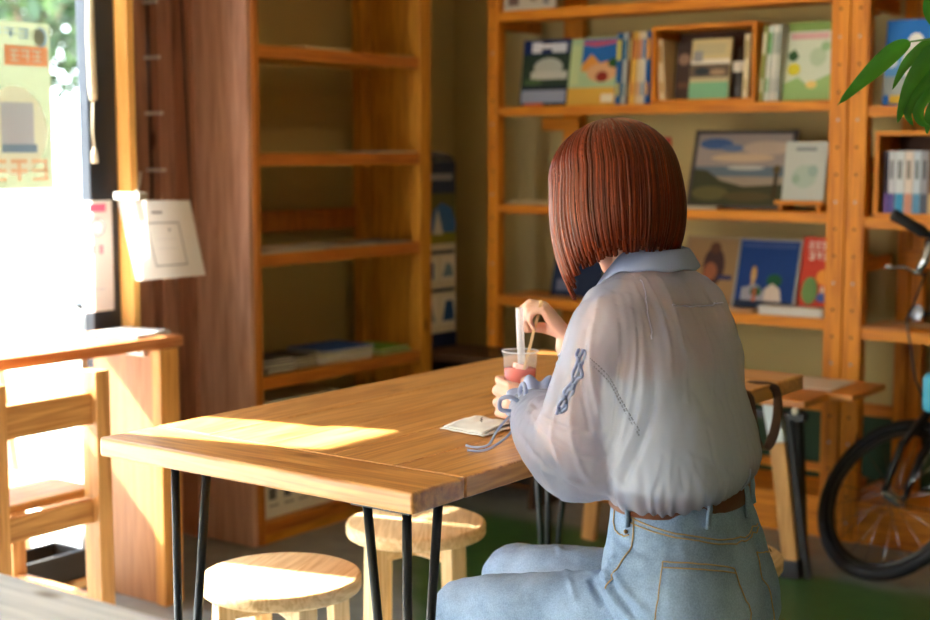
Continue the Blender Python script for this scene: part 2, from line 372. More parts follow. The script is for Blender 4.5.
# white flyer held on the rack: a tilted sheet with a printed frame
t = Thing('hanging_flyer', 'white sheet with a printed grey frame hanging tilted by the post', 'flyer', (-2.97, 2.64, .84))
m = MB(); pa = thinpaper((244, 242, 238)); A = V((-2.93, 2.47, 1.072)); B = V((-3.0, 2.78, 1.062)); Dn = V((-.0, .055, -.212))
n_ = (B-A).cross(Dn).normalized()
m.prism([A+Dn, B+Dn, B, A], n_*.0015, pa)
ex = (B-A).normalized(); ey = (-Dn).normalized()
if n_.dot(V((1,-1,0))) < 0: nn = -n_; o_ = A+Dn
else: nn = n_; o_ = A+Dn+n_*.0015
g_ = (150, 150, 156)
marks(m, o_, ex, ey, nn, (B-A).length, Dn.length, [('r', .30, .16, .76, .175, (150,152,156)), ('r', .30, .705, .76, .72, (150,152,156)), ('r', .30, .16, .312, .72, (150,152,156)), ('r', .748, .16, .76, .72, (150,152,156)), ('e', .60, .62, .015, .02, g_), ('r', .4, .83, .55, .86, g_), ('r', .38, .5, .68, .505, (210,210,212)), ('r', .38, .38, .68, .385, (210,210,212))], thinpaper)
t.part('sheet', m)
m = MB(); m.box((-3.02, 2.53, 1.07), (-2.92, 2.56, 1.09), met, .002); m.tube([(-3.06, 2.66, 1.14), (-3.0, 2.60, 1.10), (-2.96, 2.55, 1.085)], .003, met, 6); t.part('clip', m)
m = MB(); m.box((-3.1195, 2.50, .765), (-3.118, 2.605, 1.065), thinpaper((242, 240, 240)))
marks(m, (-3.118, 2.50, .765), (0,1,0), (0,0,1), (1,0,0), .105, .30, [('r', .28, .90, .8, .97, (226, 96, 130)), ('e', .5, .76, .26, .085, (240, 170, 185)), ('e', .5, .76, .2, .06, (238,236,236)), ('r', .56, .52, .68, .6, (238,150,170)), ('r', .3, .52, .4, .6, (238,150,170)), ('r', .2, .2, .7, .205, (170,180,210)), ('r', .16, .28, .2, .5, (130,150,200))])
single('red_flyer', m, 'narrow white notice with pink characters below the black frame', 'flyer')

# ------------------------------------------------------------------ window counter
t = Thing('window_counter', 'light wood counter along the window with board end support', 'counter', (-2.95, 1.2, 0))
cwd = wood('counter_cedar_y', (206, 138, 88), (168, 98, 54), 'Y', .4, 1)
m = MB(); m.box((-3.115, -.5, .685), (-2.86, 2.62, .715), cwd, .003); t.part('worktop', m)
pn = wood('panel_pine_z', (184, 132, 90), (154, 104, 66), 'Z', .5, .8)
m = MB(); m.box((-3.115, 2.527, 0), (-2.88, 2.549, .685), pn, .003); t.part('end_panel', m)
m = MB(); m.box((-2.88, 2.522, 0), (-2.845, 2.587, .685), wood('panel_edge_z', (214, 156, 84), (180, 118, 56), 'Z', .5, 1), .003); t.part('end_post', m)
m = MB(); m.box((-2.97, 2.515, .665), (-2.90, 2.527, .683), met, .001)
for xx in (-2.955, -2.92): m.ball((xx, 2.514, .674), .003, blk, 8)
t.part('bracket', m)
m = MB(); m.box((-3.03, 2.40, 0), (-3.005, 2.42, .685), met, .002); m.box((-3.05, 2.38, .68), (-2.985, 2.44, .685), met); t.part('steel_leg', m)
m = MB(); m.box((-3.03, .3, 0), (-3.005, .32, .685), met, .002); t.part('steel_leg', m)
# leaflets on the counter
def sheets(name, x0, y0, x1, y1, z, n, col, label, group=None, rz=0, cat='leaflets', th=.0012, cover=None):
    cx, cy = (x0+x1)/2, (y0+y1)/2; m = MB(); rnd = random.Random(n+int(cx*100))
    for i in range(n):
        m.M = Matrix.Translation((cx+rnd.uniform(-.003,.003), cy+rnd.uniform(-.003,.003), z+i*th*1.05)) @ Matrix.Rotation(rz+rnd.uniform(-.03,.03), 4, 'Z')
        m.box((-(x1-x0)/2, -(y1-y0)/2, 0), ((x1-x0)/2, (y1-y0)/2, th), paper(col))
    if cover:
        m.M = Matrix.Translation((cx, cy, z+n*th*1.05)) @ Matrix.Rotation(rz, 4, 'Z')
        marks(m, (-(x1-x0)/2, -(y1-y0)/2, 0), (1,0,0), (0,1,0), (0,0,1), x1-x0, y1-y0, cover)
    return single(name, m, label, cat, group)
sheets('leaflet_stack', -3.04, 2.46, -2.89, 2.60, .7155, 8, (222, 224, 226), 'white leaflets stacked at the end of the window counter', rz=.2, cover=[('r', .05, .05, .95, .5, (160,160,160)), ('r', .1, .6, .9, .85, (232,232,232))])
sheets('leaflet_sheet', -3.09, 2.22, -2.95, 2.40, .7155, 2, (236, 236, 232), 'single white sheets lying on the sunlit counter', rz=-.1)

# ------------------------------------------------------------------ chair at the counter
t = Thing('wooden_chair', 'plain square wooden chair drawn up to the window counter', 'chair', (-2.775, 2.00, 0))
t.loc = V((-2.75, 2.01, 0))
cz = wood('chair_cedar_z', (212, 160, 98), (168, 112, 58), 'Z', .5, 1); cy_ = wood('chair_cedar_y', (212, 160, 98), (168, 112, 58), 'Y', .5, 1)
for yy in (1.872, 2.152):
    m = MB(); m.box((-2.64, yy-.02, 0), (-2.585, yy+.02, .70), cz, .003); t.part('back_post', m)
    m = MB(); m.box((-2.955, yy-.02, 0), (-2.915, yy+.02, .40), cz, .003); t.part('leg', m)
    m = MB(); m.box((-2.92, yy-.012, .345), (-2.64, yy+.012, .40), wood('chair_cedar_x', (212,160,98), (168,112,58), 'X', .5, 1), .002); t.part('side_rail', m)
    m = MB(); m.box((-2.92, yy-.01, .13), (-2.64, yy+.01, .165), MATS[('w','chair_cedar_x','X')], .002); t.part('stretcher', m)
m = MB(); m.box((-2.63, 1.89, .575), (-2.605, 2.134, .65), cy_, .003); t.part('back_rail', m)
m = MB(); m.box((-2.628, 1.89, .345), (-2.608, 2.134, .40), cy_, .003); t.part('seat_rail', m)
m = MB(); m.box((-2.98, 1.855, .40), (-2.64, 2.17, .42), cy_, .004); t.part('seat', m)
# dark crate below the counter
t = Thing('crate', 'low dark crate with wooden slats under the window counter', 'crate', (-3.03, 2.275, 0))
m = MB(); dk = plain((44, 42, 40), .6)
m.box((-3.1, 2.18, 0), (-2.975, 2.37, .012), dk); m.box((-3.1, 2.18, .012), (-3.09, 2.37, .17), dk); m.box((-2.985, 2.18, .012), (-2.975, 2.37, .17), dk)
m.box((-3.09, 2.18, .012), (-2.985, 2.19, .17), dk); m.box((-3.09, 2.36, .012), (-2.985, 2.37, .17), dk); t.part('bin', m)
for zz in (.03, .075):
    m = MB(); m.box((-2.974, 2.17, zz), (-2.962, 2.38, zz+.022), palewood('Y'), .002); t.part('slat', m)

# ------------------------------------------------------------------ grey table, lower left corner
t = Thing('side_table', 'grey-washed wooden table top in the lower left corner', 'table', (-1.5, .62, 0))
gw = wood('grey_washed_y', (228, 230, 240), (190, 194, 210), 'X', .5, 1.2)
m = MB()
for i in range(4): m.box((-1.93, .985-.14*(i+1)+.0015, .69), (-1.08, .985-.14*i, .72), gw, .004)
t.part('tabletop', m)
for xx in (-1.88, -1.13):
    for yy in (.47, .93):
        m = MB(); m.box((xx-.02, yy-.02, 0), (xx+.02, yy+.02, .69), cz, .003); t.part('leg', m)

# ------------------------------------------------------------------ main table
X0, X1, Y0, Y1, ZT = -1.922, -1.248, 1.566, 2.92, .72
t = Thing('dining_table', 'long honey coloured wooden table on black hairpin legs', 'table', ((X0+X1)/2, (Y0+Y1)/2, 0))
tw = tablewood('Y'); twx = tablewood('X'); m = MB()
nb = 5; w_ = (X1-X0)/nb
m.box((X0, Y0, ZT-.033), (X1, Y0+.125, ZT), twx, .005, 3)
for i in range(nb): m.box((X0+w_*i+(.0004 if i else 0), Y0+.126, ZT-.033), (X0+w_*(i+1)-.0004, Y1-.126, ZT-.0002*(i % 2)), tw, .0012 if 0 < i < nb-1 else .003)
m.box((X0, Y1-.125, ZT-.033), (X1, Y1, ZT), twx, .005, 3)
t.part('tabletop', m)
hp = plain((34, 38, 42), .35, .4, name='black_steel', noise_amt=.05)
def hairpin(cx, cy, sx, sy):
    m = MB(); m.box((cx-.055, cy-.055, ZT-.037), (cx+.055, cy+.055, ZT-.033), hp)
    foot = V((cx+sx*.035, cy+sy*.035, .008)); zt = ZT-.037
    tops = [V((cx-sx*.04, cy+sy*.035, zt)), V((cx+sx*.035, cy+sy*.035, zt)), V((cx+sx*.035, cy-sy*.04, zt))]
    for i, tp_ in enumerate(tops):
        m.tube([tp_, foot+(tp_-foot)*.02], .0072, hp, 12)
    m.ball(foot, .009, hp, 12); return m
for cx, cy, sx, sy in ((X0+.165, Y0+.085, -1, -1), (X1-.07, Y0+.065, 1, -1), (X0+.09, Y1-.09, -1, 1)):
    t.part('leg', hairpin(cx, cy, sx, sy))
m = hairpin(X1-.13, Y1-.2, 1, 1); t.part('leg', m)
# ------------------------------------------------------------------ stools
def make_stool(label, loc):
    t = Thing('round_stool', label, 'stool', loc, group='round pine stools around the table')
    m = MB(); m.lathe([(0,.39),(.142,.39),(.146,.392),(.148,.396),(.148,.414),(.146,.418),(.141,.42),(0,.42)], palewood('Y'), 56); t.part('seat', m, local=True)
    for a in range(4):
        an = R(45+90*a); c_, s_ = math.cos(an), math.sin(an)
        m = MB(); m.beam((c_*.122, s_*.122, 0), (c_*.112, s_*.112, .389), .036, .034, palewood('Z'), up=(c_, s_, 0), bev=.003); t.part('leg', m, local=True)
    for a in range(2):
        an = R(45+90*a); c_, s_ = math.cos(an)*.1, math.sin(an)*.1
        m = MB(); m.beam((-c_, -s_, .370-.001*a), (c_, s_, .370-.001*a), .03, .036, palewood('Y')); t.part('cross_rail', m, local=True)
    return t.o
st = make_stool('round pine stool partly lit by sun at the near corner of the table', (-1.83, 1.905, 0)); st.rotation_euler[2] = R(20)
dup(st, (-1.868, 2.355, 0), R(35), 'round pine stool in shade behind the three black table rods')
dup(st, (-1.262, 2.50, 0), R(10), 'round stool beyond the woman, its rim showing past her hip')
dup(st, (-.985, 1.95, 0), R(0), 'round stool the woman in jeans is sitting on')

# ------------------------------------------------------------------ left bookcase
t = Thing('bookcase', 'open pine bookcase with brown side board at the left', 'bookcase', (-3.2, 3.51, 0))
gz, gy, gx_ = goldwood('Z'), goldwood('Y'), goldwood('X')
dz = wood('amber_side_z', (196, 122, 46), (150, 84, 24), 'Z', .45, 1)
m = MB(); m.box((-3.33, 3.072, 0), (-3.064, 3.09, 2.3), wood('pinkish_cedar_z', (212, 168, 144), (172, 128, 104), 'Z', .5, .8), .002); t.part('side_board', m, label='pinkish brown side board facing the table')
m = MB(); m.box((-3.105, 3.091, 0), (-3.057, 3.118, 2.3), dz, .003); t.part('front_post', m)
m = MB(); m.box((-3.105, 3.885, 0), (-3.057, 3.945, 2.3), gz, .003); t.part('front_post', m)
m = MB(); m.box((-3.36, 3.885, 0), (-3.315, 3.945, 2.3), gz, .003); t.part('rear_post', m)
m = MB(); m.box((-3.36, 3.091, 0), (-3.315, 3.12, 2.3), gz, .003); t.part('rear_post', m)
m = MB(); m.box((-3.30, 3.918, 0), (-3.12, 3.935, 2.3), gz, .002); t.part('side_panel', m)
for zz in (1.95, 1.51, 1.19, .888, .515, .065):
    m = MB(); m.box((-3.35, 3.1185, zz-.03), (-3.085, 3.8845, zz-.012), gy); m.box((-3.35, 3.1185, zz-.012), (-3.16, 3.8845, zz), gy)
    m.box((-3.16, 3.1185, zz-.012), (-3.085, 3.8845, zz), gy)
    m.box((-3.0848, 3.1185, zz-.038), (-3.060, 3.8845, zz), wood('amber_edge_y', (200, 120, 44), (158, 84, 22), 'Y', .45, 1), .002)
    t.part('shelf', m)
m = MB(); m.box((-3.36, 3.1205, .93), (-3.342, 3.8845, 1.0), dz, .002); t.part('back_rail', m)
m = MB(); m.box((-3.075, 3.1185, 0), (-3.062, 3.8845, .026), gy); t.part('plinth', m)
def flat(name, x0, y0, x1, y1, z, n, col, label, group=None, rz=0, cover=None, cat='leaflets', th=.0012): return sheets(name, x0, y0, x1, y1, z, n, col, label, group, rz, cat, th, cover)
flat('leaflet_stack', -3.22, 3.33, -3.07, 3.545, 1.5105, 7, (214, 196, 156), 'cream leaflets on the topmost visible shelf of the left bookcase', rz=.05)
flat('leaflet_sheet', -3.16, 3.60, -3.08, 3.69, 1.5105, 2, (176, 84, 60), 'small reddish leaflet beside the cream ones on the top shelf', rz=.1)
flat('leaflet_sheet', -3.2, 3.74, -3.07, 3.87, 1.5105, 3, (150, 140, 110), 'olive leaflets at the right end of the top shelf', rz=-.1)
flat('leaflet_stack', -3.24, 3.66, -3.065, 3.875, 1.1905, 5, (222, 208, 178), 'pale leaflets at the right end of the second shelf', rz=.03)
flat('leaflet_sheet', -3.28, 3.34, -3.10, 3.55, 1.1905, 1, (160, 130, 80), 'tan sheet lying in the middle of the second shelf')
flat('leaflet_stack', -3.27, 3.13, -3.07, 3.42, .8885, 4, (214, 204, 186), 'white leaflets at the left end of the third shelf', rz=.04, cover=[('r', .1, .1, .9, .4, (190, 170, 150))])
flat('leaflet_stack', -3.26, 3.45, -3.08, 3.68, .8885, 5, (196, 186, 170), 'greyish leaflets in the middle of the third shelf', rz=-.03, cover=[('r', .1, .5, .9, .9, (120, 104, 88))])
flat('leaflet_stack', -3.24, 3.70, -3.08, 3.86, .8885, 4, (190, 176, 150), 'beige leaflets at the right end of the third shelf', cover=[('r', .1, .1, .9, .9, (110, 116, 120))])
def magazines(x0, y0, x1, y1, z, cols, label, rz=0, th=.009):
    m = MB(); cx, cy = (x0+x1)/2, (y0+y1)/2; rnd = random.Random(int(y0*1000)); zz = z+.0004
    for c_ in cols:
        m.M = Matrix.Translation((cx+rnd.uniform(-.01,.01), cy+rnd.uniform(-.01,.01), zz)) @ Matrix.Rotation(rz+rnd.uniform(-.08,.08), 4, 'Z')
        a, b_ = (x1-x0)/2, (y1-y0)/2; m.box((-a, -b_, 0), (a, b_, th*.25), paper(c_)); m.box((-a+.002, -b_+.002, th*.25), (a-.001, b_-.002, th*.8), paper((222, 216, 200))); m.box((-a, -b_, th*.8), (a, b_, th), paper(c_)); zz += th*1.02
    return single('magazine_pile', m, label, 'magazines')
magazines(-3.26, 3.14, -3.08, 3.285, .515, [(230,226,214), (96, 92, 96), (70, 66, 72), (60, 58, 66), (84, 80, 84)], 'dark magazines with a white one underneath on the fourth shelf')
magazines(-3.25, 3.30, -3.10, 3.40, .515, [(90, 84, 60), (64, 66, 50), (96, 92, 60), (60, 58, 50)], 'small olive magazines in the middle of the fourth shelf')
magazines(-3.26, 3.43, -3.085, 3.66, .515, [(232,232,226), (226,226,220), (228,228,224), (196, 196, 60), (50, 84, 150)], 'white magazines topped by yellow and blue ones on the fourth shelf')
magazines(-3.26, 3.70, -3.09, 3.86, .515, [(120, 170, 50), (110, 160, 50)], 'flat green magazines at the right end of the fourth shelf')
t = Thing('carton', 'white printed carton on the bottom shelf of the left bookcase', 'box', (-3.2, 3.32, .066))
wc = plain((226, 222, 208), .7, noise_amt=.03); m = MB(); m.box((-3.32, 3.135, .066), (-3.09, 3.50, .43), wc, .003); t.part('box', m)
m = MB(); sh = [('r', .03, .90, .97, .93, (200, 60, 50)), ('r', .05, .66, .3, .72, (120,120,116))]
rnd = random.Random(3)
for i in range(5):
    u = .08+.18*i; g_ = (104, 100, 96)
    sh += [('r', u, .16, u+.09, .26, g_), ('e', u+.045, .38, .04, .05, g_), ('r', u+.02, .42, u+.03, .5, g_), ('r', u, .10, u+.12, .12, (150,146,140))]
marks(m, (-3.09, 3.135, .066), (0,1,0), (0,0,1), (1,0,0), .365, .364, sh); t.part('printed_label', m)
# ------------------------------------------------------------------ banner and low cabinet in the gap
t = Thing('tent_poster', 'tall poster with blue tents standing beside the left bookcase', 'poster', (-3.10, 4.02, .5))
m = MB(); m.box((-3.115, 3.955, .505), (-3.10, 4.14, 1.16), paper((214, 206, 184))); t.part('board', m)
bl = (40, 84, 146); navy = (28, 40, 70)
sh = [('r', 0, .83, 1, 1, (44, 54, 78)), ('r', .08, .90, .9, .935, (150, 150, 160)), ('r', 0, .62, 1, .83, (96, 92, 54)), ('r', 0, .56, 1, .64, (132, 130, 44)),
      ('p', [(.15,.62),(.3,.74),(.55,.78),(.85,.75),(1.0,.66),(.98,.62)], (60, 104, 160)), ('p', [(.28,.61),(.42,.75),(.6,.61)], (206, 206, 200)),
      ('r', .05, .505, .95, .525, navy), ('r', .04, .36, .44, .49, (226,222,210)), ('r', .52, .36, .96, .49, (226,222,210)), ('p', [(.05,.37),(.08,.46),(.3,.46),(.3,.37)], bl), ('p', [(.56,.38),(.7,.46),(.85,.44),(.92,.38)], (110, 140, 160)),
      ('r', .05, .30, .95, .32, navy), ('r', .04, .12, .44, .28, (226,222,210)), ('r', .52, .12, .96, .28, (226,222,210)), ('p', [(.55,.14),(.65,.25),(.88,.25),(.95,.14)], bl), ('p', [(.08,.14),(.2,.24),(.36,.14)], (150,160,160)), ('r', 0, 0, 1, .08, (30, 44, 84))]
m = MB(); marks(m, (-3.10, 3.955, .505), (0,1,0), (0,0,1), (1,0,0), .185, .655, sh); t.part('print', m)
m = MB()
for i in range(4): m.tube([(-3.10, 3.97+.03*i, 1.165+.005*i), (-3.105, 4.0+.03*i, 1.185-.004*i), (-3.10, 4.03+.03*i, 1.168)], [.012,.016,.01], plain((70, 72, 80), .7), 8)
o = single('crumpled_bag', m, 'grey crumpled cloth lying on top of the tent poster', 'bag', loc=(-3.1, 4.02, 1.16))
t = Thing('low_cabinet', 'low dark brown cabinet between the two bookcases', 'cabinet', (-3.1, 4.1, 0)); dx = darkwood('X')
m = MB(); m.box((-3.36, 3.95, .475), (-2.62, 4.19, .50), dx, .003); t.part('top', m)
for xx in (-3.35, -2.65): m = MB(); m.box((xx-.01, 3.955, 0), (xx+.01, 4.18, .475), darkwood('Z'), .002); t.part('side', m)
m = MB(); m.box((-3.34, 4.165, .02), (-2.66, 4.18, .475), plain((30, 24, 20), .7)); t.part('back', m)
m = MB(); m.box((-3.34, 3.96, .22), (-2.66, 4.164, .235), dx); t.part('shelf', m)
m = MB(); m.box((-3.12, 3.955, .03), (-3.095, 3.975, .475), darkwood('Z')); t.part('divider', m)

# ------------------------------------------------------------------ right bookcase, two bays
sx_, sz_ = shelfwood('X'), shelfwood('Z'); FY, RY = 4.20, 4.50
def bay(name, label, xl, xr, wl, wr, shelves, rear):
    t = Thing(name, label, 'bookcase', ((xl+xr)/2, 4.35, 0))
    for x0, w__ in ((xl, wl), (xr-wr, wr)):
        m = MB(); m.box((x0, FY, 0), (x0+w__, FY+.045, 2.2), sz_, .003)
        for i in range(26):
            for dx_ in ((.5,) if w__ < .07 else (.5,)):
                m.ball((x0+w__*dx_, FY-.0002, .06+i*.082), .0048, plain((96, 54, 20), .8) if i % 3 else met, 6, (1, .3, 1))
        t.part('front_post', m)
        for zr in ((.10, 1.62) if x0 < -2.9 else (.10, .83, 1.62)):
            m = MB(); m.box((x0+w__/2-.01, FY+.0455, zr), (x0+w__/2+.01, RY-.002, zr+.04), wood('varnished_pine_y', (226, 144, 36), (180, 98, 14), 'Y', .42, 1.1)); t.part('side_rail', m)
    for zz, th in shelves:
        m = MB(); m.box((xl+wl+.0005, FY+.004, zz-th), (xr-wr-.0005, FY+.026, zz), sx_, .002); m.box((xl+wl/2+.011, FY+.046, zz-.02), (xr-wr/2-.011, RY-.045, zz-.0005), sx_); m.box((xl+wl+.001, FY+.0262, zz-.02), (xr-wr-.001, FY+.0462, zz-.0005), sx_)
        t.part('shelf', m)
    for a in rear:
        m = MB(); m.box(a[0], a[1], sz_ if a[1][2]-a[0][2] > .3 else sx_, .003); t.part('back_rail', m)
    m = MB(); m.box((xl+wl+.001, FY+.01, .0), (xr-wr-.001, FY+.028, .108), sx_, .003); t.part('plinth', m)
    return t
bay('bookcase', 'wide pine bookcase bay behind the woman, from cubby box to tilted pictures', -3.004, -1.68, .044, .058, ((1.68, .035), (1.35, .032), (1.01, .032), (.685, .034), (.13, .02)),
    (((-2.88, RY, .0), (-2.80, RY+.035, 2.2)), ((-1.622, RY, 0), (-1.581, RY+.035, 2.2)), ((-2.96, RY-.018, 1.27), (-2.80, RY-.001, 1.318)), ((-2.95, RY-.018, .14), (-1.75, RY-.001, .17))))
bay('bookcase', 'pine bookcase bay at the right edge behind the bicycle', -1.677, -.2, .058, .058, ((1.68, .035), (1.33, .032), (1.0, .034), (.665, .034), (.13, .02)),
    (((-1.577, RY, 0), (-1.535, RY+.035, 2.2)), ((-.28, RY, 0), (-.24, RY+.035, 2.2)), ((-1.61, RY-.02, .83), (-.3, RY-.001, .89))))
# books
def pic(name, label, cat, x0, x1, z0, h, th, tilt, y, cover, edge, shapes, group=None, frame=None, yaw=0):
    w = x1-x0; m = MB()
    mm = MB(); L_ = Matrix.Rotation(yaw, 4, 'Z') @ Matrix.Rotation(-tilt, 4, 'X')
    t = Thing(name, label, cat, (x0+w/2, y, z0), group=group)
    base = Matrix.Translation((0, 0, th*math.sin(abs(tilt))*0+.0005)) @ L_
    m.M = base
    if frame:
        fw, fc = frame
        m.box((-w/2, 0, 0), (w/2, th*.6, h), fc)
        m.box((-w/2, -th*.4, 0), (-w/2+fw, 0, h), fc); m.box((w/2-fw, -th*.4, 0), (w/2, 0, h), fc)
        m.box((-w/2+fw, -th*.4, 0), (w/2-fw, 0, fw), fc); m.box((-w/2+fw, -th*.4, h-fw), (w/2-fw, 0, h), fc)
        t.part('frame', m, local=True)
        m = MB(); m.M = base
        m.box((-w/2+fw, -.0012, fw), (w/2-fw, -.0002, h-fw), paper(cover)); marks(m, (-w/2+fw, -.0012, fw), (1,0,0), (0,0,1), (0,-1,0), w-2*fw, h-2*fw, shapes)
        t.part('picture', m, local=True)
    else:
        m.box((-w/2, -.001, 0), (w/2, .001, h), paper(cover)); m.box((-w/2, th-.001, 0), (w/2, th+.001, h), paper(cover)); m.box((-w/2-.001, -.001, 0), (-w/2+.001, th+.001, h), paper(cover))
        marks(m, (-w/2, -.001, 0), (1,0,0), (0,0,1), (0,-1,0), w, h, shapes)
        t.part('cover', m, local=True)
        m = MB(); m.M = base; m.box((-w/2+.0012, .0012, .002), (w/2-.003, th-.0012, h-.002), paper(edge)); t.part('pages', m, local=True)
    return t
G1 = (1.3505)
pic('magazine', 'dark magazine with green and white photo at the left end of the upper shelf', 'book', -2.915, -2.715, G1, .235, .012, R(8), 4.27, (30, 40, 46), (220, 214, 200),
    [('r', 0, .78, 1, .99, (28, 44, 92)), ('r', .18, .80, .38, .96, (216,220,226)), ('r', .36, .86, .62, .93, (216,220,226)), ('r', .6, .80, .9, .94, (206,212,220)), ('r', 0, .3, 1, .78, (44, 62, 48)), ('e', .55, .58, .3, .14, (176, 180, 168)), ('r', .2, .4, .95, .52, (190, 190, 178)), ('e', .25, .36, .2, .05, (70, 96, 60)), ('r', .03, .05, .95, .24, (150, 160, 178)), ('r', .1, .0, .5, .05, (196, 80, 56))], 'books and magazines on the upper shelf')
pic('magazine', 'picture magazine with blue sky and orange buildings on the upper shelf', 'book', -2.715, -2.515, G1, .232, .012, R(9), 4.265, (170, 196, 150), (226, 214, 180),
    [('r', .24, .58, 1, .98, (38, 106, 176)), ('p', [(.24,.9),(.5,.86),(1,.92),(1,.96),(.24,.95)], (190, 90, 120)), ('p', [(.24,.60),(.42,.76),(.6,.62),(.8,.66),(1,.58),(1,.5),(.24,.5)], (220, 150, 70)), ('e', .65, .48, .3, .14, (214, 166, 120)), ('e', .66, .42, .12, .08, (140, 50, 36)), ('e', .88, .62, .12, .07, (44, 90, 44)), ('r', 0, 0, 1, .26, (216, 170, 70)), ('r', .68, .04, .92, .16, (236, 226, 196)), ('r', .02, .3, .2, .9, (190, 206, 150))], 'books and magazines on the upper shelf')
def spine(name, label, x, z, w, h, d, col, band, lean=0, y=4.24, group=None, shapes=None):
    m = MB(); m.M = Matrix.Rotation(lean, 4, 'Y')
    m.box((-w/2, 0, .0005), (-w/2+.001, d, h), paper(col)); m.box((w/2-.001, 0, .0005), (w/2, d, h), paper(col)); m.box((-w/2, -.001, .0005), (w/2, .001, h), paper(col)); m.box((-w/2+.001, .001, .002), (w/2-.001, d-.002, h-.002), paper((226, 218, 200)))
    sh = shapes or [('r', .1, .62, .9, .9, band), ('r', .25, .12, .75, .3, band)]
    marks(m, (-w/2, -.001, 0), (1,0,0), (0,0,1), (0,-1,0), w, h, sh)
    o = single(name, m, label, 'book', group)
    o.location = (x+abs(h*math.sin(lean))*0, y, z+abs(w/2*math.sin(lean)))
    return o
U = 'books and magazines on the upper shelf'
sp = [('thin blue book just right of the picture magazine', .018, (34, 92, 150), (210, 200, 90), .04), ('white and teal book beside the thin blue one', .014, (186, 196, 200), (60, 120, 150), .05), ('narrow brown book in the slanting row', .01, (120, 76, 40), (200, 180, 120), .05),
      ('yellow book in the slanting row', .016, (226, 180, 80), (190, 110, 60), .07), ('cream book with pinkish title in the slanting row', .014, (224, 204, 160), (190, 110, 90), .07), ('cream and blue book touching the yellow-ended one', .015, (220, 210, 186), (40, 110, 160), .06), ('blue and orange book pressed against the cubby box', .016, (30, 90, 160), (230, 160, 60), .03)]
x = -2.497
for lab, w, c1, c2, ln in sp:
    spine('book', lab, x, G1, w, .236, .17, c1, c2, ln, 4.235, U); x += w+.0042
# cubby box on upper shelf
def cubby(label, x0, x1, z0, z1, y0=4.225, y1=4.40, th=.012):
    t = Thing('cubby_box', label, 'box', ((x0+x1)/2, y0, z0)); z0 += .0005
    m = MB(); m.box((x0, y0, z0), (x1, y1, z0+th), sx_, .001); t.part('bottom', m)
    m = MB(); m.box((x0, y0, z1-th), (x1, y1, z1), sx_, .001); t.part('top', m)
    for a in (x0, x1-th): m = MB(); m.box((a, y0, z0+th+.0003), (a+th, y1, z1-th-.0003), sz_, .001); t.part('side', m)
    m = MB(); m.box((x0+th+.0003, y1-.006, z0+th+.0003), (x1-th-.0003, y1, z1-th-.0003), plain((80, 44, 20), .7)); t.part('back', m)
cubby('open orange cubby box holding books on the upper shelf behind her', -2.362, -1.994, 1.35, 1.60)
CB = 'books inside the upper cubby box'
spine('book', 'cream spined book leaning at the left side of the upper cubby', -2.333, 1.363, .022, .195, .12, (226, 204, 160), (190, 150, 90), -.08, 4.25, CB)
pic('book', 'dark brown photo book behind the cream spine in the upper cubby', 'book', -2.318, -2.245, 1.363, .19, .01, R(6), 4.30, (70, 54, 48), (200, 180, 140), [('e', .4, .7, .3, .1, (150, 120, 100)), ('r', .1, .2, .9, .3, (100, 70, 54))], CB)
pic('book', 'cream and mint covered book standing in the middle of the cubby', 'book', -2.245, -2.105, 1.363, .195, .01, R(8), 4.262, (206, 190, 140), (224, 210, 180),
    [('r', .1, .74, .85, .92, (190, 180, 140)), ('r', 0, .58, 1, .66, (228, 222, 206)), ('r', 0, .36, 1, .58, (110, 96, 80)), ('e', .3, .46, .2, .07, (60, 66, 70)), ('e', .7, .44, .2, .05, (170, 140, 110)), ('r', 0, .3, 1, .36, (190, 176, 140)), ('r', 0, .0, 1, .28, (130, 186, 146)), ('r', .06, .62, .3, .8, (150, 150, 150))], CB)
m = MB(); m.lathe([(0,0),(.02,0),(.021,.01),(.021,.10),(.008,.13),(.008,.165),(0,.166)], plain((44, 34, 30), .3), 20); m.lathe([(.0215,.085),(.0218,.125*.9),(.0205,.118)], paper((220, 210, 196)), 20)
o = single('bottle', m, 'small dark bottle with pale label in the upper cubby', 'bottle'); o.location = (-2.078, 4.29, 1.3625)
spine('book', 'cream book standing at the right side of the upper cubby', -2.040, 1.363, .018, .20, .12, (222, 208, 170), (180, 160, 110), .04, 4.25, CB)
S2 = [('olive book right of the upper cubby box', .014, (150, 150, 80), (220, 214, 180), .06), ('white and green book right of the cubby', .014, (214, 220, 206), (90, 160, 90), .06), ('plain white book before the large green cover', .012, (226, 224, 214), (170, 180, 170), .05), ('pale grey book touching the green cover', .012, (196, 200, 190), (140, 150, 140), .03)]
x = -1.981
for lab, w, c1, c2, ln in S2:
    spine('book', lab, x, G1, w, .235, .17, c1, c2, ln, 4.24, U); x += w+.0045
pic('magazine', 'pale green illustrated magazine at the right end of the upper shelf', 'book', -1.918, -1.764, G1, .245, .012, R(8), 4.262, (206, 216, 196), (226, 222, 206),
    [('r', 0, .88, 1, 1, (130, 160, 90)), ('r', .1, .78, .9, .86, (214, 170, 170)), ('p', [(.05,.6),(.2,.66),(.3,.56),(.2,.5),(.08,.52)], (60, 96, 60)), ('e', .2, .4, .14, .08, (210, 200, 60)), ('p', [(0,.0),(0,.22),(.3,.3),(.5,.2),(1,.34),(1,0)], (150, 186, 120)), ('e', .7, .55, .18, .12, (180, 200, 170)), ('e', .6, .2, .12, .05, (226, 200, 120)), ('e', .85, .68, .1, .06, (150, 186, 140))], U)
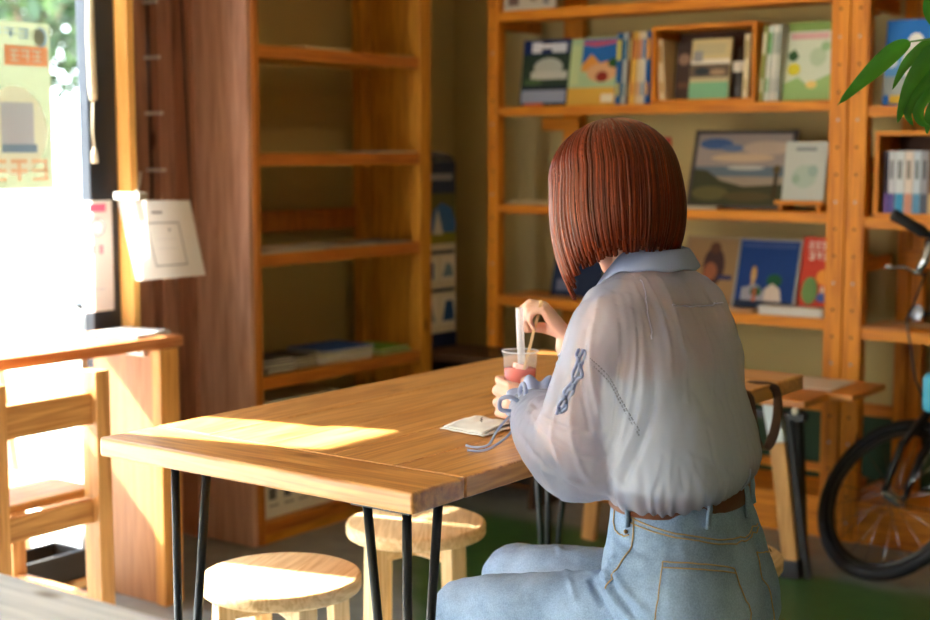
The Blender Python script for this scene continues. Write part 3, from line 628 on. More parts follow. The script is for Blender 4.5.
# middle shelf
G2 = 1.0105; gr_ = plain((70, 62, 58), .4, .2)
pic('framed_picture', 'large grey framed landscape picture with clouded sky on the middle shelf', 'picture', -2.262, -1.905, G2, .262, .016, R(16), 4.29, (150, 136, 120), (0,0,0),
    [('r', 0, .52, 1, 1, (150, 138, 132)), ('e', .2, .86, .18, .08, (70, 96, 140)), ('e', .38, .80, .12, .05, (90, 110, 146)), ('e', .75, .8, .26, .1, (178, 158, 140)), ('e', .5, .66, .34, .06, (190, 164, 136)), ('r', 0, .40, 1, .54, (96, 110, 122)), ('e', .55, .52, .2, .03, (176, 176, 170)), ('p', [(0,0),(0,.5),(.14,.48),(.3,.34),(.55,.26),(1,.3),(1,0)], (66, 66, 44)), ('e', .2, .16, .2, .1, (96, 92, 56)), ('e', .6, .12, .26, .07, (84, 74, 46)), ('r', .86, .1, .9, .5, (70, 56, 34)), ('e', .88, .5, .04, .06, (96, 80, 46)), ('r', .97, .0, 1, .4, (90, 72, 44))], None, (.012, gr_))
t = Thing('book_stand', 'small wooden stand holding the white booklet on the middle shelf', 'stand', (-1.83, 4.26, G2))
m = MB(); m.box((-1.925, 4.235, 1.032), (-1.762, 4.247, 1.043), sx_, .001); t.part('ledge', m)
for xx in (-1.91, -1.785): m = MB(); m.box((xx, 4.236, 1.0105), (xx+.01, 4.33, 1.0315), sx_); t.part('foot', m)
pic('booklet', 'white booklet with grey title on the small wooden stand', 'book', -1.912, -1.775, 1.0435, .185, .004, R(10), 4.262, (186, 190, 182), (220,220,210), [('r', .25, .84, .75, .9, (130, 134, 136)), ('e', .5, .4, .3, .2, (170, 184, 170)), ('e', .3, .36, .1, .08, (150, 170, 150)), ('e', .7, .5, .12, .1, (150, 170, 160))])
m = MB(); m.box((-2.505, 4.548, 1.19), (-2.465, 4.5598, 1.245), plain((176, 40, 34), .6), .002); o = single('red_box', m, 'small red plate on the wall just right of her hair', 'switch')
sheets('leaflet_stack', -2.30, 4.215, -2.12, 4.29, G2, 6, (216, 206, 180), 'white papers at the foot of the framed landscape', rz=.06)
sheets('leaflet_stack', -2.93, 4.22, -2.66, 4.38, G2, 8, (198, 178, 132), 'cream papers at the left end of the middle shelf', rz=.02)
# lower shelf
G3 = .6855
pic('booklet', 'dark blue booklet leaning half hidden behind her hair ends', 'book', -2.80, -2.60, G3, .205, .008, R(14), 4.30, (34, 46, 72), (200,200,200), [('r', .1, .1, .5, .3, (110, 116, 140)), ('r', .1, .5, .3, .8, (70, 84, 120))])
pic('framed_picture', 'brown framed picture of a standing figure beside her shoulder', 'picture', -2.29, -2.075, G3, .235, .012, R(14), 4.31, (158, 124, 84), (0,0,0), [('r', 0, .4, 1, 1, (150, 118, 80)), ('e', .5, .58, .2, .3, (70, 46, 44)), ('e', .5, .86, .1, .09, (90, 56, 40)), ('e', .45, .5, .12, .14, (150, 90, 60)), ('r', .6, .38, .85, .45, (40, 50, 96)), ('r', .1, .6, .2, .68, (170, 70, 50))], None, (.008, plain((150, 122, 86), .5)))
pic('framed_picture', 'silver framed night-blue picture of a white house on the lower shelf', 'picture', -2.085, -1.868, G3, .238, .014, R(16), 4.275, (24, 58, 120), (0,0,0), [('r', .05, .9, .95, .96, (60, 80, 130)), ('e', .28, .5, .05, .12, (190, 150, 90)), ('r', .25, .3, .3, .5, (200, 160, 110)), ('e', .64, .42, .13, .1, (30, 84, 50)), ('p', [(.1,.1),(.1,.3),(.35,.36),(.5,.25),(.5,.1)], (150, 150, 160)), ('p', [(.5,.12),(.5,.3),(.62,.38),(.75,.3),(.8,.12)], (206, 190, 176)), ('e', .35, .25, .1, .07, (40, 90, 50)), ('r', 0, 0, 1, .12, (40, 50, 70)), ('r', .3, .1, .36, .3, (170, 90, 60))], None, (.007, plain((150, 148, 146), .35, .5)))
pic('booklet', 'red booklet with white characters at the right end of the lower shelf', 'book', -1.862, -1.742, G3, .245, .008, R(10), 4.29, (206, 70, 50), (220,200,180), glyphs(.15, .84, .85, .94, 4, (232, 214, 196), 5)+glyphs(.2, .70, .8, .80, 3, (232, 214, 196), 6)+[('e', .65, .48, .2, .1, (230, 150, 60)), ('e', .3, .3, .22, .18, (110, 140, 80)), ('r', .6, .2, .7, .36, (226, 190, 160)), ('e', .65, .22, .14, .06, (70, 90, 150)), ('r', 0, 0, 1, .07, (50, 60, 110))])
sheets('leaflet_stack', -1.96, 4.212, -1.75, 4.268, G3, 14, (222, 216, 204), 'thick white paper stack at the right end of the lower shelf', rz=.0, th=.0018)
sheets('leaflet_stack', -2.20, 4.212, -1.98, 4.27, G3, 8, (196, 150, 104), 'tan leaflets lying in front of the blue picture')
sheets('leaflet_stack', -2.92, 4.212, -2.66, 4.29, G3, 4, (196, 140, 84), 'tan leaflets at the left end of the lower shelf')
# on top of the bookcase
pic('framed_picture', 'white mounted picture standing above the top beam of the bookcase', 'picture', -2.97, -2.745, 1.6805, .2, .012, R(4), 4.24, (196, 190, 170), (0,0,0), [('r', .08, .05, .3, .3, (120, 100, 90)), ('e', .6, .3, .12, .2, (150, 130, 110)), ('r', .8, .05, .9, .3, (120, 120, 120))], None, (.01, plain((214, 206, 184), .5)))
# right bay
pic('calendar', 'blue sky picture with a white statue behind the palm leaves', 'picture', -1.60, -1.40, 1.3305, .255, .010, R(6), 4.27, (44, 116, 196), (220,220,220), [('r', 0, .3, 1, .62, (90, 150, 206)), ('e', .42, .5, .16, .24, (214, 214, 210)), ('e', .45, .74, .12, .1, (224, 224, 220)), ('r', 0, .12, 1, .34, (150, 160, 160)), ('r', .1, .02, .9, .12, (206, 170, 60)), ('e', .1, .5, .1, .06, (200, 216, 226))])
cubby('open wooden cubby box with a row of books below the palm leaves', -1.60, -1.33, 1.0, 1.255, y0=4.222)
RB = 'books inside the right cubby box'
x = -1.578
for lab, w, c1, c2 in (('dark violet narrow book at the left of the right cubby', .012, (50, 40, 60), (120, 90, 150)), ('white book with violet foot in the right cubby', .02, (196, 196, 200), (90, 80, 140)), ('white book with dark picture and blue foot in the right cubby', .026, (206, 210, 210), (70, 150, 190)), ('cream book with pink band in the right cubby', .024, (216, 200, 186), (196, 140, 120)), ('pale blue book at the right of the right cubby', .022, (190, 200, 206), (100, 150, 180)), ('grey book at the far right of the right cubby', .02, (150, 150, 156), (90, 96, 110)), ('brown book at the far right end of the right cubby', .02, (130, 96, 70), (190, 160, 120))):
    spine('book', lab, x+w/2, 1.0125, w, .185, .13, c1, c2, 0, 4.245, RB, [('r', 0, 0, 1, .32, c2), ('r', .25, .55, .75, .85, tuple(int(v*.6) for v in c1))]); x += w+.0016
pic('framed_picture', 'small brown picture between the double post and the right cubby', 'picture', -1.655, -1.606, 1.0005, .18, .01, R(8), 4.30, (120, 84, 50), (0,0,0), [('r', .1, .5, .9, .8, (150, 110, 60)), ('r', .1, .75, .6, .82, (150, 60, 40))], None, (.004, plain((110, 76, 44), .5)))
sheets('leaflet_stack', -1.655, 4.212, -1.49, 4.30, .6655, 4, (196, 140, 90), 'tan leaflets on the right bay shelf below the brake lever', rz=.05)
sheets('leaflet_sheet', -1.63, 4.32, -1.42, 4.42, .6655, 3, (206, 170, 130), 'pinkish leaflets further back on the right bay shelf')

# ------------------------------------------------------------------ benches beyond the table
t = Thing('folding_bench', 'low wooden folding bench with white and tan leg beyond the table', 'bench', (-1.85, 3.76, 0))
bx = wood('bench_pine_x', (206, 134, 60), (166, 94, 34), 'X', .4, 1)
m = MB(); m.box((-2.35, 3.674, .50), (-1.566, 3.838, .52), bx, .004); t.part('seat', m)
m = MB(); lw = palewood('Z'); tan = wood('tan_ash_z', (206, 156, 92), (176, 124, 64), 'Z', .45, 1)
m.beam((-1.692, 3.735, .50), (-1.672, 3.742, .385), .048, .022, plain((206, 214, 214), .4), bev=.003, up=(0,1,0))
t.part('leg_sleeve', m, label='white upper sleeve of the leg')
m = MB(); m.beam((-1.672, 3.742, .385), (-1.632, 3.757, .05), .046, .020, tan, bev=.003, up=(0,1,0)); t.part('leg', m)
m = MB(); m.beam((-1.634, 3.757, .05), (-1.628, 3.759, .0), .06, .045, plain((40, 40, 46), .5), up=(0,1,0), bev=.004); t.part('foot', m)
bk = plain((24, 24, 26), .5)
m = MB(); m.beam((-1.655, 3.82, .499), (-1.70, 3.98, .0), .030, .03, bk, up=(0,1,0)); t.part('black_leg', m)
m = MB(); m.beam((-1.65, 3.76, .24), (-1.675, 3.90, .25), .02, .02, bk); t.part('stretcher', m)
m = MB(); m.beam((-1.65, 3.755, .46), (-1.585, 3.77, .0), .018, .018, bk); t.part('brace', m)
m = MB(); m.beam((-2.3, 3.76, .46), (-1.6, 3.76, .46), .03, .02, bk); t.part('rail', m)
for xx in (-2.25,): m = MB(); m.beam((xx, 3.76, .50), (xx-.05, 3.76, 0), .045, .02, tan, up=(0,1,0)); t.part('leg', m)
m = MB(); m.ball((-1.60, 3.69, .488), .011, plain((210, 206, 190), .3), 12); t.part('bolt', m)
t = Thing('folding_bench', 'second wooden bench with a white paper on top, nearer the double post', 'bench', (-1.85, 3.97, 0))
m = MB(); m.box((-2.35, 3.845, .502), (-1.498, 4.10, .52), bx, .004); t.part('seat', m)
for a, b_ in (((-1.76, 3.90, .50), (-1.72, 3.93, .0)), ((-1.76, 4.06, .50), (-1.72, 4.04, 0)), ((-2.25, 3.90, .50), (-2.3, 3.93, 0)), ((-2.25, 4.06, .50), (-2.2, 4.04, 0))):
    m = MB(); m.beam(a, b_, .028, .028, bk); t.part('leg', m)
m = MB(); m.beam((-1.73, 3.92, .17), (-1.73, 4.05, .17), .02, .02, bk); t.part('stretcher', m)
sheets('paper_sheet', -1.80, 3.88, -1.58, 4.07, .5205, 3, (224, 206, 186), 'pinkish white paper lying on the second bench', rz=0)
# shoulder bag hanging by the table end: strap loop over the corner
t = Thing('shoulder_bag', 'brown leather bag strap looping down beside the far table corner', 'bag', (-1.24, 2.70, .58))
lea = plain((78, 46, 30), .5, name='brown_leather', noise_amt=.15, bump=.3)
m = MB(); P0 = [(-1.30,2.64,.7225),(-1.262,2.64,.7228),(-1.238,2.635,.716),(-1.236,2.637,.67),(-1.235,2.655,.615),(-1.232,2.685,.588),(-1.231,2.72,.60),(-1.233,2.755,.645),(-1.236,2.762,.69),(-1.238,2.755,.716),(-1.262,2.745,.7228),(-1.30,2.74,.7225)]
P0 = [V(p) for p in P0]
rings = []
for i, p in enumerate(P0):
    tt = (P0[min(i+1, len(P0)-1)]-P0[max(i-1, 0)]).normalized(); s_ = V((.81,-.0,.0)); s_ = V((.78,.6,0)); s_ = (s_-tt*s_.dot(tt)).normalized(); nn = tt.cross(s_)
    rings.append([p+s_*.011+nn*.0016, p-s_*.011+nn*.0016, p-s_*.011-nn*.0016, p+s_*.011-nn*.0016])
m.loft(rings, lea); o = t.part('strap', m); o.modifiers.new('s', 'SUBSURF').levels = 2; o.modifiers[-1].render_levels = 2

# ------------------------------------------------------------------ bicycle
t = Thing('folding_bicycle', 'small black folding bicycle leaning by the right bookcase bay', 'bicycle', (-1.3, 3.95, 0))
rub = plain((22, 22, 24), .7); blkm = plain((26, 27, 30), .3, .3); sil = plain((190, 192, 196), .25, .9)
n_ = V((.30, .78, -.54)).normalized(); u_ = (V((0,0,1))-n_*n_.z).normalized(); r_ = u_.cross(n_).normalized()
Rw = .232; HC = V((-1.475, 3.86, 0))+u_*(Rw+.018)*1.0; HC.z = max(HC.z, 0)
Mw = Matrix((r_, u_, n_)).transposed().to_4x4(); Mw.translation = HC
lowest = HC.z-(Rw+.019)*u_.z; HC.z += -lowest+.001; Mw.translation = HC
m = MB(); m.M = Mw; m.tube([(Rw*math.cos(a*math.pi/32), Rw*math.sin(a*math.pi/32), 0) for a in range(64)], .0185, rub, 12, closed=True); wheel = t.part('tyre', m)
m = MB(); m.M = Mw; m.tube([((Rw-.026)*math.cos(a*math.pi/32), (Rw-.026)*math.sin(a*math.pi/32), 0) for a in range(64)], .0085, plain((60, 56, 50), .3, .7), 8, closed=True); rim = t.part('rim', m)
m = MB(); m.M = Mw
for k in range(20):
    a = k*math.pi/10; m.tube([(.014*math.cos(a+.5), .014*math.sin(a+.5), .02*(-1)**k), ((Rw-.03)*math.cos(a), (Rw-.03)*math.sin(a), 0)], .0011, sil, 4)
t.part('spokes', m)
m = MB(); m.M = Mw; m.tube([(0,0,-.05),(0,0,-.035),(0,0,-.03),(0,0,.03),(0,0,.035),(0,0,.05)], [.006,.006,.016,.016,.006,.006], sil, 14); t.part('hub', m)
top = HC+u_*.30+V((.03,.0,0))
for s_ in (-1, 1):
    m = MB(); m.tube([HC+n_*(.046*s_), HC+u_*.15+n_*(.046*s_)+r_*.01, HC+u_*.27+n_*(.035*s_)+V((.02,0,0)), top], [.009,.011,.013,.014], blkm, 10); t.part('fork_blade', m)
hd = V((-1.285, 3.90, .56)); st_ = V((-1.20, 3.94, .93))
m = MB(); m.tube([top-V((0,0,.02)), hd, st_], [.02,.019,.016], blkm, 14); t.part('stem', m)
hb = V((-1.325, 3.93, .965)); ge = V((-1.414, 3.872, 1.027)); gi = V((-1.337, 3.92, .975))
m = MB(); m.tube([ge+(gi-ge)*.1, gi, st_+V((.0,0,.0)), V((-1.02, 4.0, .965)), V((-.94, 4.03, 1.02))], .011, blkm, 12); bar = t.part('handlebar', m)
m = MB(); m.tube([ge, ge+(gi-ge)*.05, ge+(gi-ge)*.5, gi-(gi-ge)*.08, gi], [.012,.0165,.0155,.0165,.012], rub, 14); t.part('grip', m, bar)
m = MB(); m.tube([(-1.02,4.0,.967), (-.94,4.03,1.022)], .016, rub, 14); t.part('grip', m, bar)
m = MB(); m.tube([(-1.32,3.915,.955), (-1.33,3.905,.90), (-1.345,3.895,.868)], [.014,.013,.010], sil, 10)
m.tube([(-1.328,3.906,.862), (-1.352,3.893,.868), (-1.375,3.879,.883), (-1.397,3.862,.882), (-1.419,3.847,.886)], [.008,.0075,.006,.005,.007], sil, 10, flat=.7); t.part('brake_lever', m, bar)
m = MB(); m.M = Matrix.Translation((-1.331, 3.893, .755)) @ Matrix.Rotation(R(75), 4, 'X') @ Matrix.Rotation(R(-20), 4, 'Y'); m.lathe([(0,0),(.012,0),(.022,.012),(.024,.02),(.021,.023),(0,.024)], plain((150, 150, 160), .2, .3), 20); t.part('headlight', m)
m = MB(); m.tube([(-1.331,3.897,.755),(-1.30,3.91,.76),(-1.245,3.925,.77)], .006, blkm, 8); t.part('light_bracket', m)
m = MB(); m.tube([(-1.325,3.905,.87),(-1.36,3.86,.74),(-1.33,3.86,.58),(-1.30,3.88,.50)], .0028, blkm, 6); t.part('brake_cable', m)
m = MB(); m.box((-1.315, 3.86, .49), (-1.20, 3.94, .60), plain((70, 170, 200), .5), .02, 3); t.part('pouch', m, label='bright cyan pouch')
m = MB(); m.tube([hd, V((-.95, 4.02, .40)), V((-.62, 4.1, .30))], [.026,.028,.026], blkm, 14); t.part('frame_tube', m)
m = MB(); m.tube([V((-.70, 4.07, .26)), V((-.74, 4.07, .55)), V((-.78, 4.07, .84))], .016, blkm, 12); t.part('seat_post', m)
m = MB(); m.loft([[V((x, 4.07+w*math.cos(a), .86+.02*math.sin(a))) for a in [k*math.pi/6 for k in range(12)]] for x, w in ((-.92,.012),(-.86,.02),(-.78,.05),(-.70,.07),(-.66,.05))], rub); t.part('saddle', m)
m = MB(); rc = V((-.40, 4.07, .2505)); m.M = Matrix.Translation(rc) @ Matrix.Rotation(R(90), 4, 'X'); m.tube([(Rw*math.cos(a*math.pi/32), Rw*math.sin(a*math.pi/32), 0) for a in range(64)], .0185, rub, 12, closed=True); t.part('tyre', m)
m = MB(); m.M = Matrix.Translation(rc) @ Matrix.Rotation(R(90), 4, 'X'); m.tube([((Rw-.026)*math.cos(a*math.pi/32), (Rw-.026)*math.sin(a*math.pi/32), 0) for a in range(64)], .0085, plain((60, 56, 50), .3, .7), 8, closed=True)
for k in range(20):
    a = k*math.pi/10; m.tube([(.014*math.cos(a+.5), .014*math.sin(a+.5), .02*(-1)**k), ((Rw-.03)*math.cos(a), (Rw-.03)*math.sin(a), 0)], .0011, sil, 4)
t.part('rim', m)
m = MB(); m.tube([V((-.62,4.1,.30)), rc+V((0,-.05,0))], .012, blkm, 8); m.tube([V((-.62,4.1,.30)), rc+V((0,.05,0))], .012, blkm, 8); t.part('chain_stay', m)
m = MB(); m.tube([V((-.66,4.07,.28)), V((-.78,4.0,.18)), V((-.80,3.94,.17))], .009, sil, 8); m.box((-.84,3.86,.16),(-.76,3.94,.18), rub, .004); t.part('crank', m)

# ------------------------------------------------------------------ palm at the top right
t = Thing('potted_palm', 'green potted palm whose leaf tips droop in at the top right', 'plant', (-.35, 2.05, 0))
def leafmat():
    m, nt, b = newmat('palm_leaf'); N = nt.nodes; L = nt.links
    tc = N.new('ShaderNodeTexCoord'); no = N.new('ShaderNodeTexNoise'); no.inputs['Scale'].default_value = 18; L.new(tc.outputs['Object'], no.inputs['Vector'])
    rp = N.new('ShaderNodeValToRGB'); rp.color_ramp.elements[0].color = lin((12, 66, 16)); rp.color_ramp.elements[0].position = .35; rp.color_ramp.elements[1].color = lin((48, 124, 34)); rp.color_ramp.elements[1].position = .75
    L.new(no.outputs['Fac'], rp.inputs[0]); L.new(rp.outputs[0], b.inputs['Base Color']); b.inputs['Roughness'].default_value = .32
    t_ = N.new('ShaderNodeBsdfTranslucent'); t_.inputs[0].default_value = lin((110, 190, 50)); mx = N.new('ShaderNodeMixShader'); mx.inputs[0].default_value = .25
    L.new(b.outputs[0], mx.inputs[1]); L.new(t_.outputs[0], mx.inputs[2]); L.new(mx.outputs[0], N['Material Output'].inputs['Surface']); return m
lm = leafmat()
def leaflet(mb, pts, wmax, side, fold=.35):
    pts = [V(p) for p in pts]; dense = []
    for i in range(len(pts)-1):          # Catmull-Rom
        p0 = pts[max(i-1,0)]; p1 = pts[i]; p2 = pts[i+1]; p3 = pts[min(i+2,len(pts)-1)]
        for k in range(6):
            u = k/6; dense.append(.5*((2*p1)+(p2-p0)*u+(2*p0-5*p1+4*p2-p3)*u*u+(3*p1-p0-3*p2+p3)*u*u*u))
    dense.append(pts[-1]); n = len(dense); side = V(side).normalized(); rows = []
    for i, p in enumerate(dense):
        u = i/(n-1); tt = (dense[min(i+1,n-1)]-dense[max(i-1,0)]).normalized()
        s_ = (side-tt*side.dot(tt)).normalized(); nn = tt.cross(s_)
        w = wmax*max(.03, math.sin(math.pi*min(1, u**.75*1.0))**.8)*(1 if u < .95 else .5)
        rows.append([mb.v(p+s_*w*q+nn*(abs(q)*w*fold)) for q in (-1,-.5,0,.5,1)])
    for a, b_ in zip(rows, rows[1:]):
        for j in range(4): mb.f([a[j], a[j+1], b_[j+1], b_[j]], lm, True)
LV = [([(-.728,2.046,1.352),(-.742,2.034,1.342),(-.760,2.020,1.322),(-.783,1.998,1.293),(-.806,1.978,1.263)], .0135),
      ([(-.707,2.07,1.357),(-.718,2.055,1.34),(-.733,2.04,1.318),(-.745,2.026,1.285)], .0085),
      ([(-.695,2.072,1.353),(-.707,2.055,1.325),(-.724,2.038,1.285),(-.736,2.025,1.238)], .014),
      ([(-.685,2.075,1.335),(-.703,2.056,1.30),(-.720,2.040,1.268),(-.724,2.034,1.250),(-.718,2.04,1.233)], .009),
      ([(-.683,2.078,1.315),(-.70,2.058,1.285),(-.712,2.045,1.262),(-.708,2.045,1.24),(-.690,2.055,1.232)], .0095),
      ([(-.675,2.085,1.32),(-.688,2.07,1.28),(-.700,2.058,1.25),(-.702,2.05,1.222)], .010),
      ([(-.66,2.10,1.37),(-.69,2.075,1.375),(-.708,2.062,1.395),(-.712,2.06,1.42)], .011),
      ([(-.65,2.10,1.34),(-.67,2.085,1.29),(-.675,2.08,1.24),(-.665,2.085,1.20)], .014),
      ([(-.62,2.12,1.35),(-.62,2.11,1.29),(-.61,2.10,1.22)], .015),
      ([(-.62,2.14,1.38),(-.60,2.16,1.45),(-.57,2.17,1.50)], .015)]
view = V((-.594, .804, 0))
m = MB(); m.tube([(-.45,2.05,.32),(-.46,2.06,.8),(-.50,2.10,1.2),(-.56,2.14,1.37),(-.64,2.11,1.375),(-.707,2.064,1.356),(-.730,2.045,1.352)], [.012,.010,.007,.004,.003,.0016,.0012], plain((90, 130, 60), .5), 8)
for dx, dy, tx, ty, h in ((.02,.03,.2,.1,1.3), (.0,-.03,.1,-.25,1.15), (.04,0,.28,.2,1.0)):
    m.tube([(-.45+dx,2.05+dy,.32),(-.43+dx*2,2.05+dy*2,.8),(-.45+tx,2.05+ty,h)], [.010,.007,.002], plain((90, 130, 60), .5), 8)
t.part('stem', m)
for pts, w in LV:
    m = MB(); d_ = V(pts[-1])-V(pts[0]); leaflet(m, pts, w, view.cross(d_)); t.part('leaf', m)
rnd = random.Random(5)
for tx, ty, h in ((.2,.1,1.3), (.1,-.25,1.15), (.28,.2,1.0)):
    for k in range(9):
        a = k*.7; s0 = V((-.45+tx, 2.05+ty, h))-V((tx,ty,.35))*(.05*k); m = MB()
        leaflet(m, [s0, s0+V((math.cos(a)*.06, math.sin(a)*.06, .02)), s0+V((math.cos(a)*.13, math.sin(a)*.13, -.02)), s0+V((math.cos(a)*.18, math.sin(a)*.18, -.1))], .015, (-math.sin(a), math.cos(a), 0)); t.part('leaf', m)
m = MB(); m.lathe([(0,0),(.11,0),(.115,.01),(.14,.30),(.15,.305),(.15,.335),(.135,.335),(.13,.30),(0,.295)], plain((196, 190, 178), .5), 40, c=(-.45,2.05,0)); t.part('pot', m)
m = MB(); m.lathe([(0,.302),(.128,.302)], plain((60, 44, 32), .9, bump=.8), 30, c=(-.45,2.05,0)); t.part('soil', m)

# ------------------------------------------------------------------ helpers for soft shapes
def catmull(pts, k=6, closed=False):
    pts = [V(p) for p in pts]; n = len(pts); out = []
    rng = range(n if closed else n-1)
    for i in rng:
        g = (lambda j: pts[j % n]) if closed else (lambda j: pts[min(max(j, 0), n-1)])
        p0, p1, p2, p3 = g(i-1), g(i), g(i+1), g(i+2)
        for q in range(k):
            u = q/k; out.append(.5*((2*p1)+(p2-p0)*u+(2*p0-5*p1+4*p2-p3)*u*u+(3*p1-p0-3*p2+p3)*u*u*u))
    if not closed: out.append(pts[-1])
    return out
def limb(mb, pts, rad, m, k=6, n=20):
    """a smooth tapering closed limb through points with radii, round-ended"""
    P4 = []
    path = catmull(pts, k); rr = [v.x for v in catmull([(r, 0, 0) for r in rad], k)]
    mb.tube(path, rr, m, n); mb.ball(path[0], rr[0]*.985, m, n); mb.ball(path[-1], rr[-1]*.985, m, n)
def ringloft(mb, secs, m, n=40, p=2.3, k=4):
    """secs: (centre, r_dir, f_dir, a, b_front, b_back)"""
    cs = catmull([s[0] for s in secs], k); A = catmull([(s[3], s[4], s[5]) for s in secs], k)
    rv = catmull([s[1] for s in secs], k); fv = catmull([s[2] for s in secs], k); rings = []
    for c, a, r, f in zip(cs, A, rv, fv):
        ring = []; r = r.normalized(); f = f.normalized()
        for i in range(n):
            t_ = 2*math.pi*i/n; cx, sy = math.cos(t_), math.sin(t_)
            ex = abs(cx)**(2/p)*(1 if cx > 0 else -1); ey = abs(sy)**(2/p)*(1 if sy > 0 else -1)
            ring.append(c+r*(a.x*ex)+f*((a.y if sy > 0 else a.z)*ey))
        rings.append(ring)
    mb.loft(rings, m)
def bake(o, mods, parent=None):
    """apply modifiers by evaluation; mods = list of (type, {props})"""
    for ty, pr in mods:
        md = o.modifiers.new(ty, ty)
        for k_, v_ in pr.items(): setattr(md, k_, v_)
    dg = bpy.context.evaluated_depsgraph_get(); dg.update()
    me = bpy.data.meshes.new_from_object(o.evaluated_get(dg)); 
    o.modifiers.clear(); old = o.data; o.data = me; me.name = o.name; bpy.data.meshes.remove(old)
    return o
def displace(o, fn):
    me = o.data; ns = [v.normal.copy() for v in me.vertices]
    for v, n_ in zip(me.vertices, ns): v.co += n_*fn(v.co, n_)
    me.update()
def shade(o):
    for p in o.data.polygons: p.use_smooth = True
def bvh_of(o):
    me = o.data; return BVHTree.FromPolygons([v.co.copy() for v in me.vertices], [tuple(p.vertices) for p in me.polygons])
def seg_dist(p, a, b):
    ab = b-a; t_ = max(0, min(1, (p-a).dot(ab)/max(1e-9, ab.length_squared))); return (p-a-ab*t_).length
def folds(lines):
    """raised ridges and valleys along 3-D polylines: (points, width, height)"""
    L_ = [([V(q) for q in pts], w, h) for pts, w, h in lines]
    def fn(p):
        s = 0
        for pts, w, h in L_:
            d_ = min(seg_dist(p, a, b) for a, b in zip(pts, pts[1:]))
            if d_ < 3*w: s += h*math.exp(-(d_/w)**2)
        return s
    return fn
# ------------------------------------------------------------------ the woman
PT = Thing('person', 'seated woman in sheer pale blouse and blue jeans holding a drink', 'person', (-1.01, 1.925, .42))
OFF = PT.loc
def skinmat():
    m, nt, b = newmat('skin'); b.inputs['Base Color'].default_value = lin((232, 184, 160)); b.inputs['Roughness'].default_value = .5
    b.inputs['Subsurface Weight'].default_value = .15; b.inputs['Subsurface Radius'].default_value = (.9, .35, .2); b.inputs['Subsurface Scale'].default_value = .008
    return m
skin = skinmat(); RD = V((-.05, 1, 0)).normalized(); FD = V((-1, -.05, 0)).normalized()
HC_ = V((-1.132, 1.945, 1.128)); HF = V((-.885, .465, 0)); HU = (HF*.34+V((0,0,.94))).normalized(); HFt = (HF-HU*HF.dot(HU)).normalized(); HS = HU.cross(HFt)   # HS = her left
def hp_(f, s, u): return HC_+HFt*f+HS*s+HU*u
b_ = MB()
# torso and neck
ringloft(b_, [((-1.0,1.925,.47), RD, FD, .12,.09,.09), ((-1.01,1.926,.56), RD, FD, .145,.095,.10), ((-1.02,1.93,.66), RD, FD, .118,.082,.075), ((-1.045,1.936,.78), RD, FD, .125,.10,.075),
              ((-1.06,1.945,.88), RD, FD, .138,.095,.074), ((-1.078,1.955,.955), RD, FD, .118,.068,.064), ((-1.088,1.962,.995), RD, FD, .062,.048,.05), ((-1.095,1.955,1.03), RD, FD, .048,.048,.05), ((-1.112,1.953,1.09), RD, FD, .046,.046,.05)], skin)
# head: skull, jaw, nose, lips, brow, ears
b_.ball(hp_(-.008,0,.03), 1, skin, 28, (.078,.078,.086)); 
b_.ball(hp_(.0,0,.02), .078, skin, 24)
b_.ball(hp_(.028,0,-.02), .062, skin, 24); b_.ball(hp_(.045,0,-.062), .040, skin, 20); b_.ball(hp_(.062,0,-.088), .022, skin, 16)
b_.tube([hp_(.084,0,.015), hp_(.094,0,-.01), hp_(.104,0,-.030), hp_(.092,0,-.038)], [.007,.008,.011,.008], skin, 12)
b_.ball(hp_(.082,0,-.058), .011, skin, 12, (.9,1.6,.6)); b_.ball(hp_(.080,0,-.068), .011, skin, 12, (.9,1.4,.6))
for s_ in (-1, 1):
    b_.ball(hp_(.070,.030*s_,.016), .014, skin, 12); b_.tube([hp_(-.002,.079*s_,.022), hp_(-.012,.086*s_,.012), hp_(-.008,.084*s_,-.012), hp_(.002,.078*s_,-.022)], [.007,.009,.008,.006], skin, 10)
# arms
SL, EL, WL = V((-1.085,1.825,.955)), V((-1.135,1.815,.760)), V((-1.345,2.035,.760))
SR, ER, WR = V((-1.09,2.085,.955)), V((-1.19,2.19,.745)), V((-1.352,2.145,.850))
limb(b_, [SL+V((0,.03,-.005)), SL+V((0,0,-.012)), (SL+EL)/2, EL], [.038,.040,.038,.034], skin); limb(b_, [EL, EL+(WL-EL)*.35, EL+(WL-EL)*.75, WL], [.037,.037,.029,.024], skin)
limb(b_, [SR+V((0,-.03,-.005)), SR+V((0,0,-.012)), (SR+ER)/2, ER], [.038,.040,.038,.034], skin); limb(b_, [ER, ER+(WR-ER)*.35, ER+(WR-ER)*.75, WR], [.037,.037,.029,.024], skin)
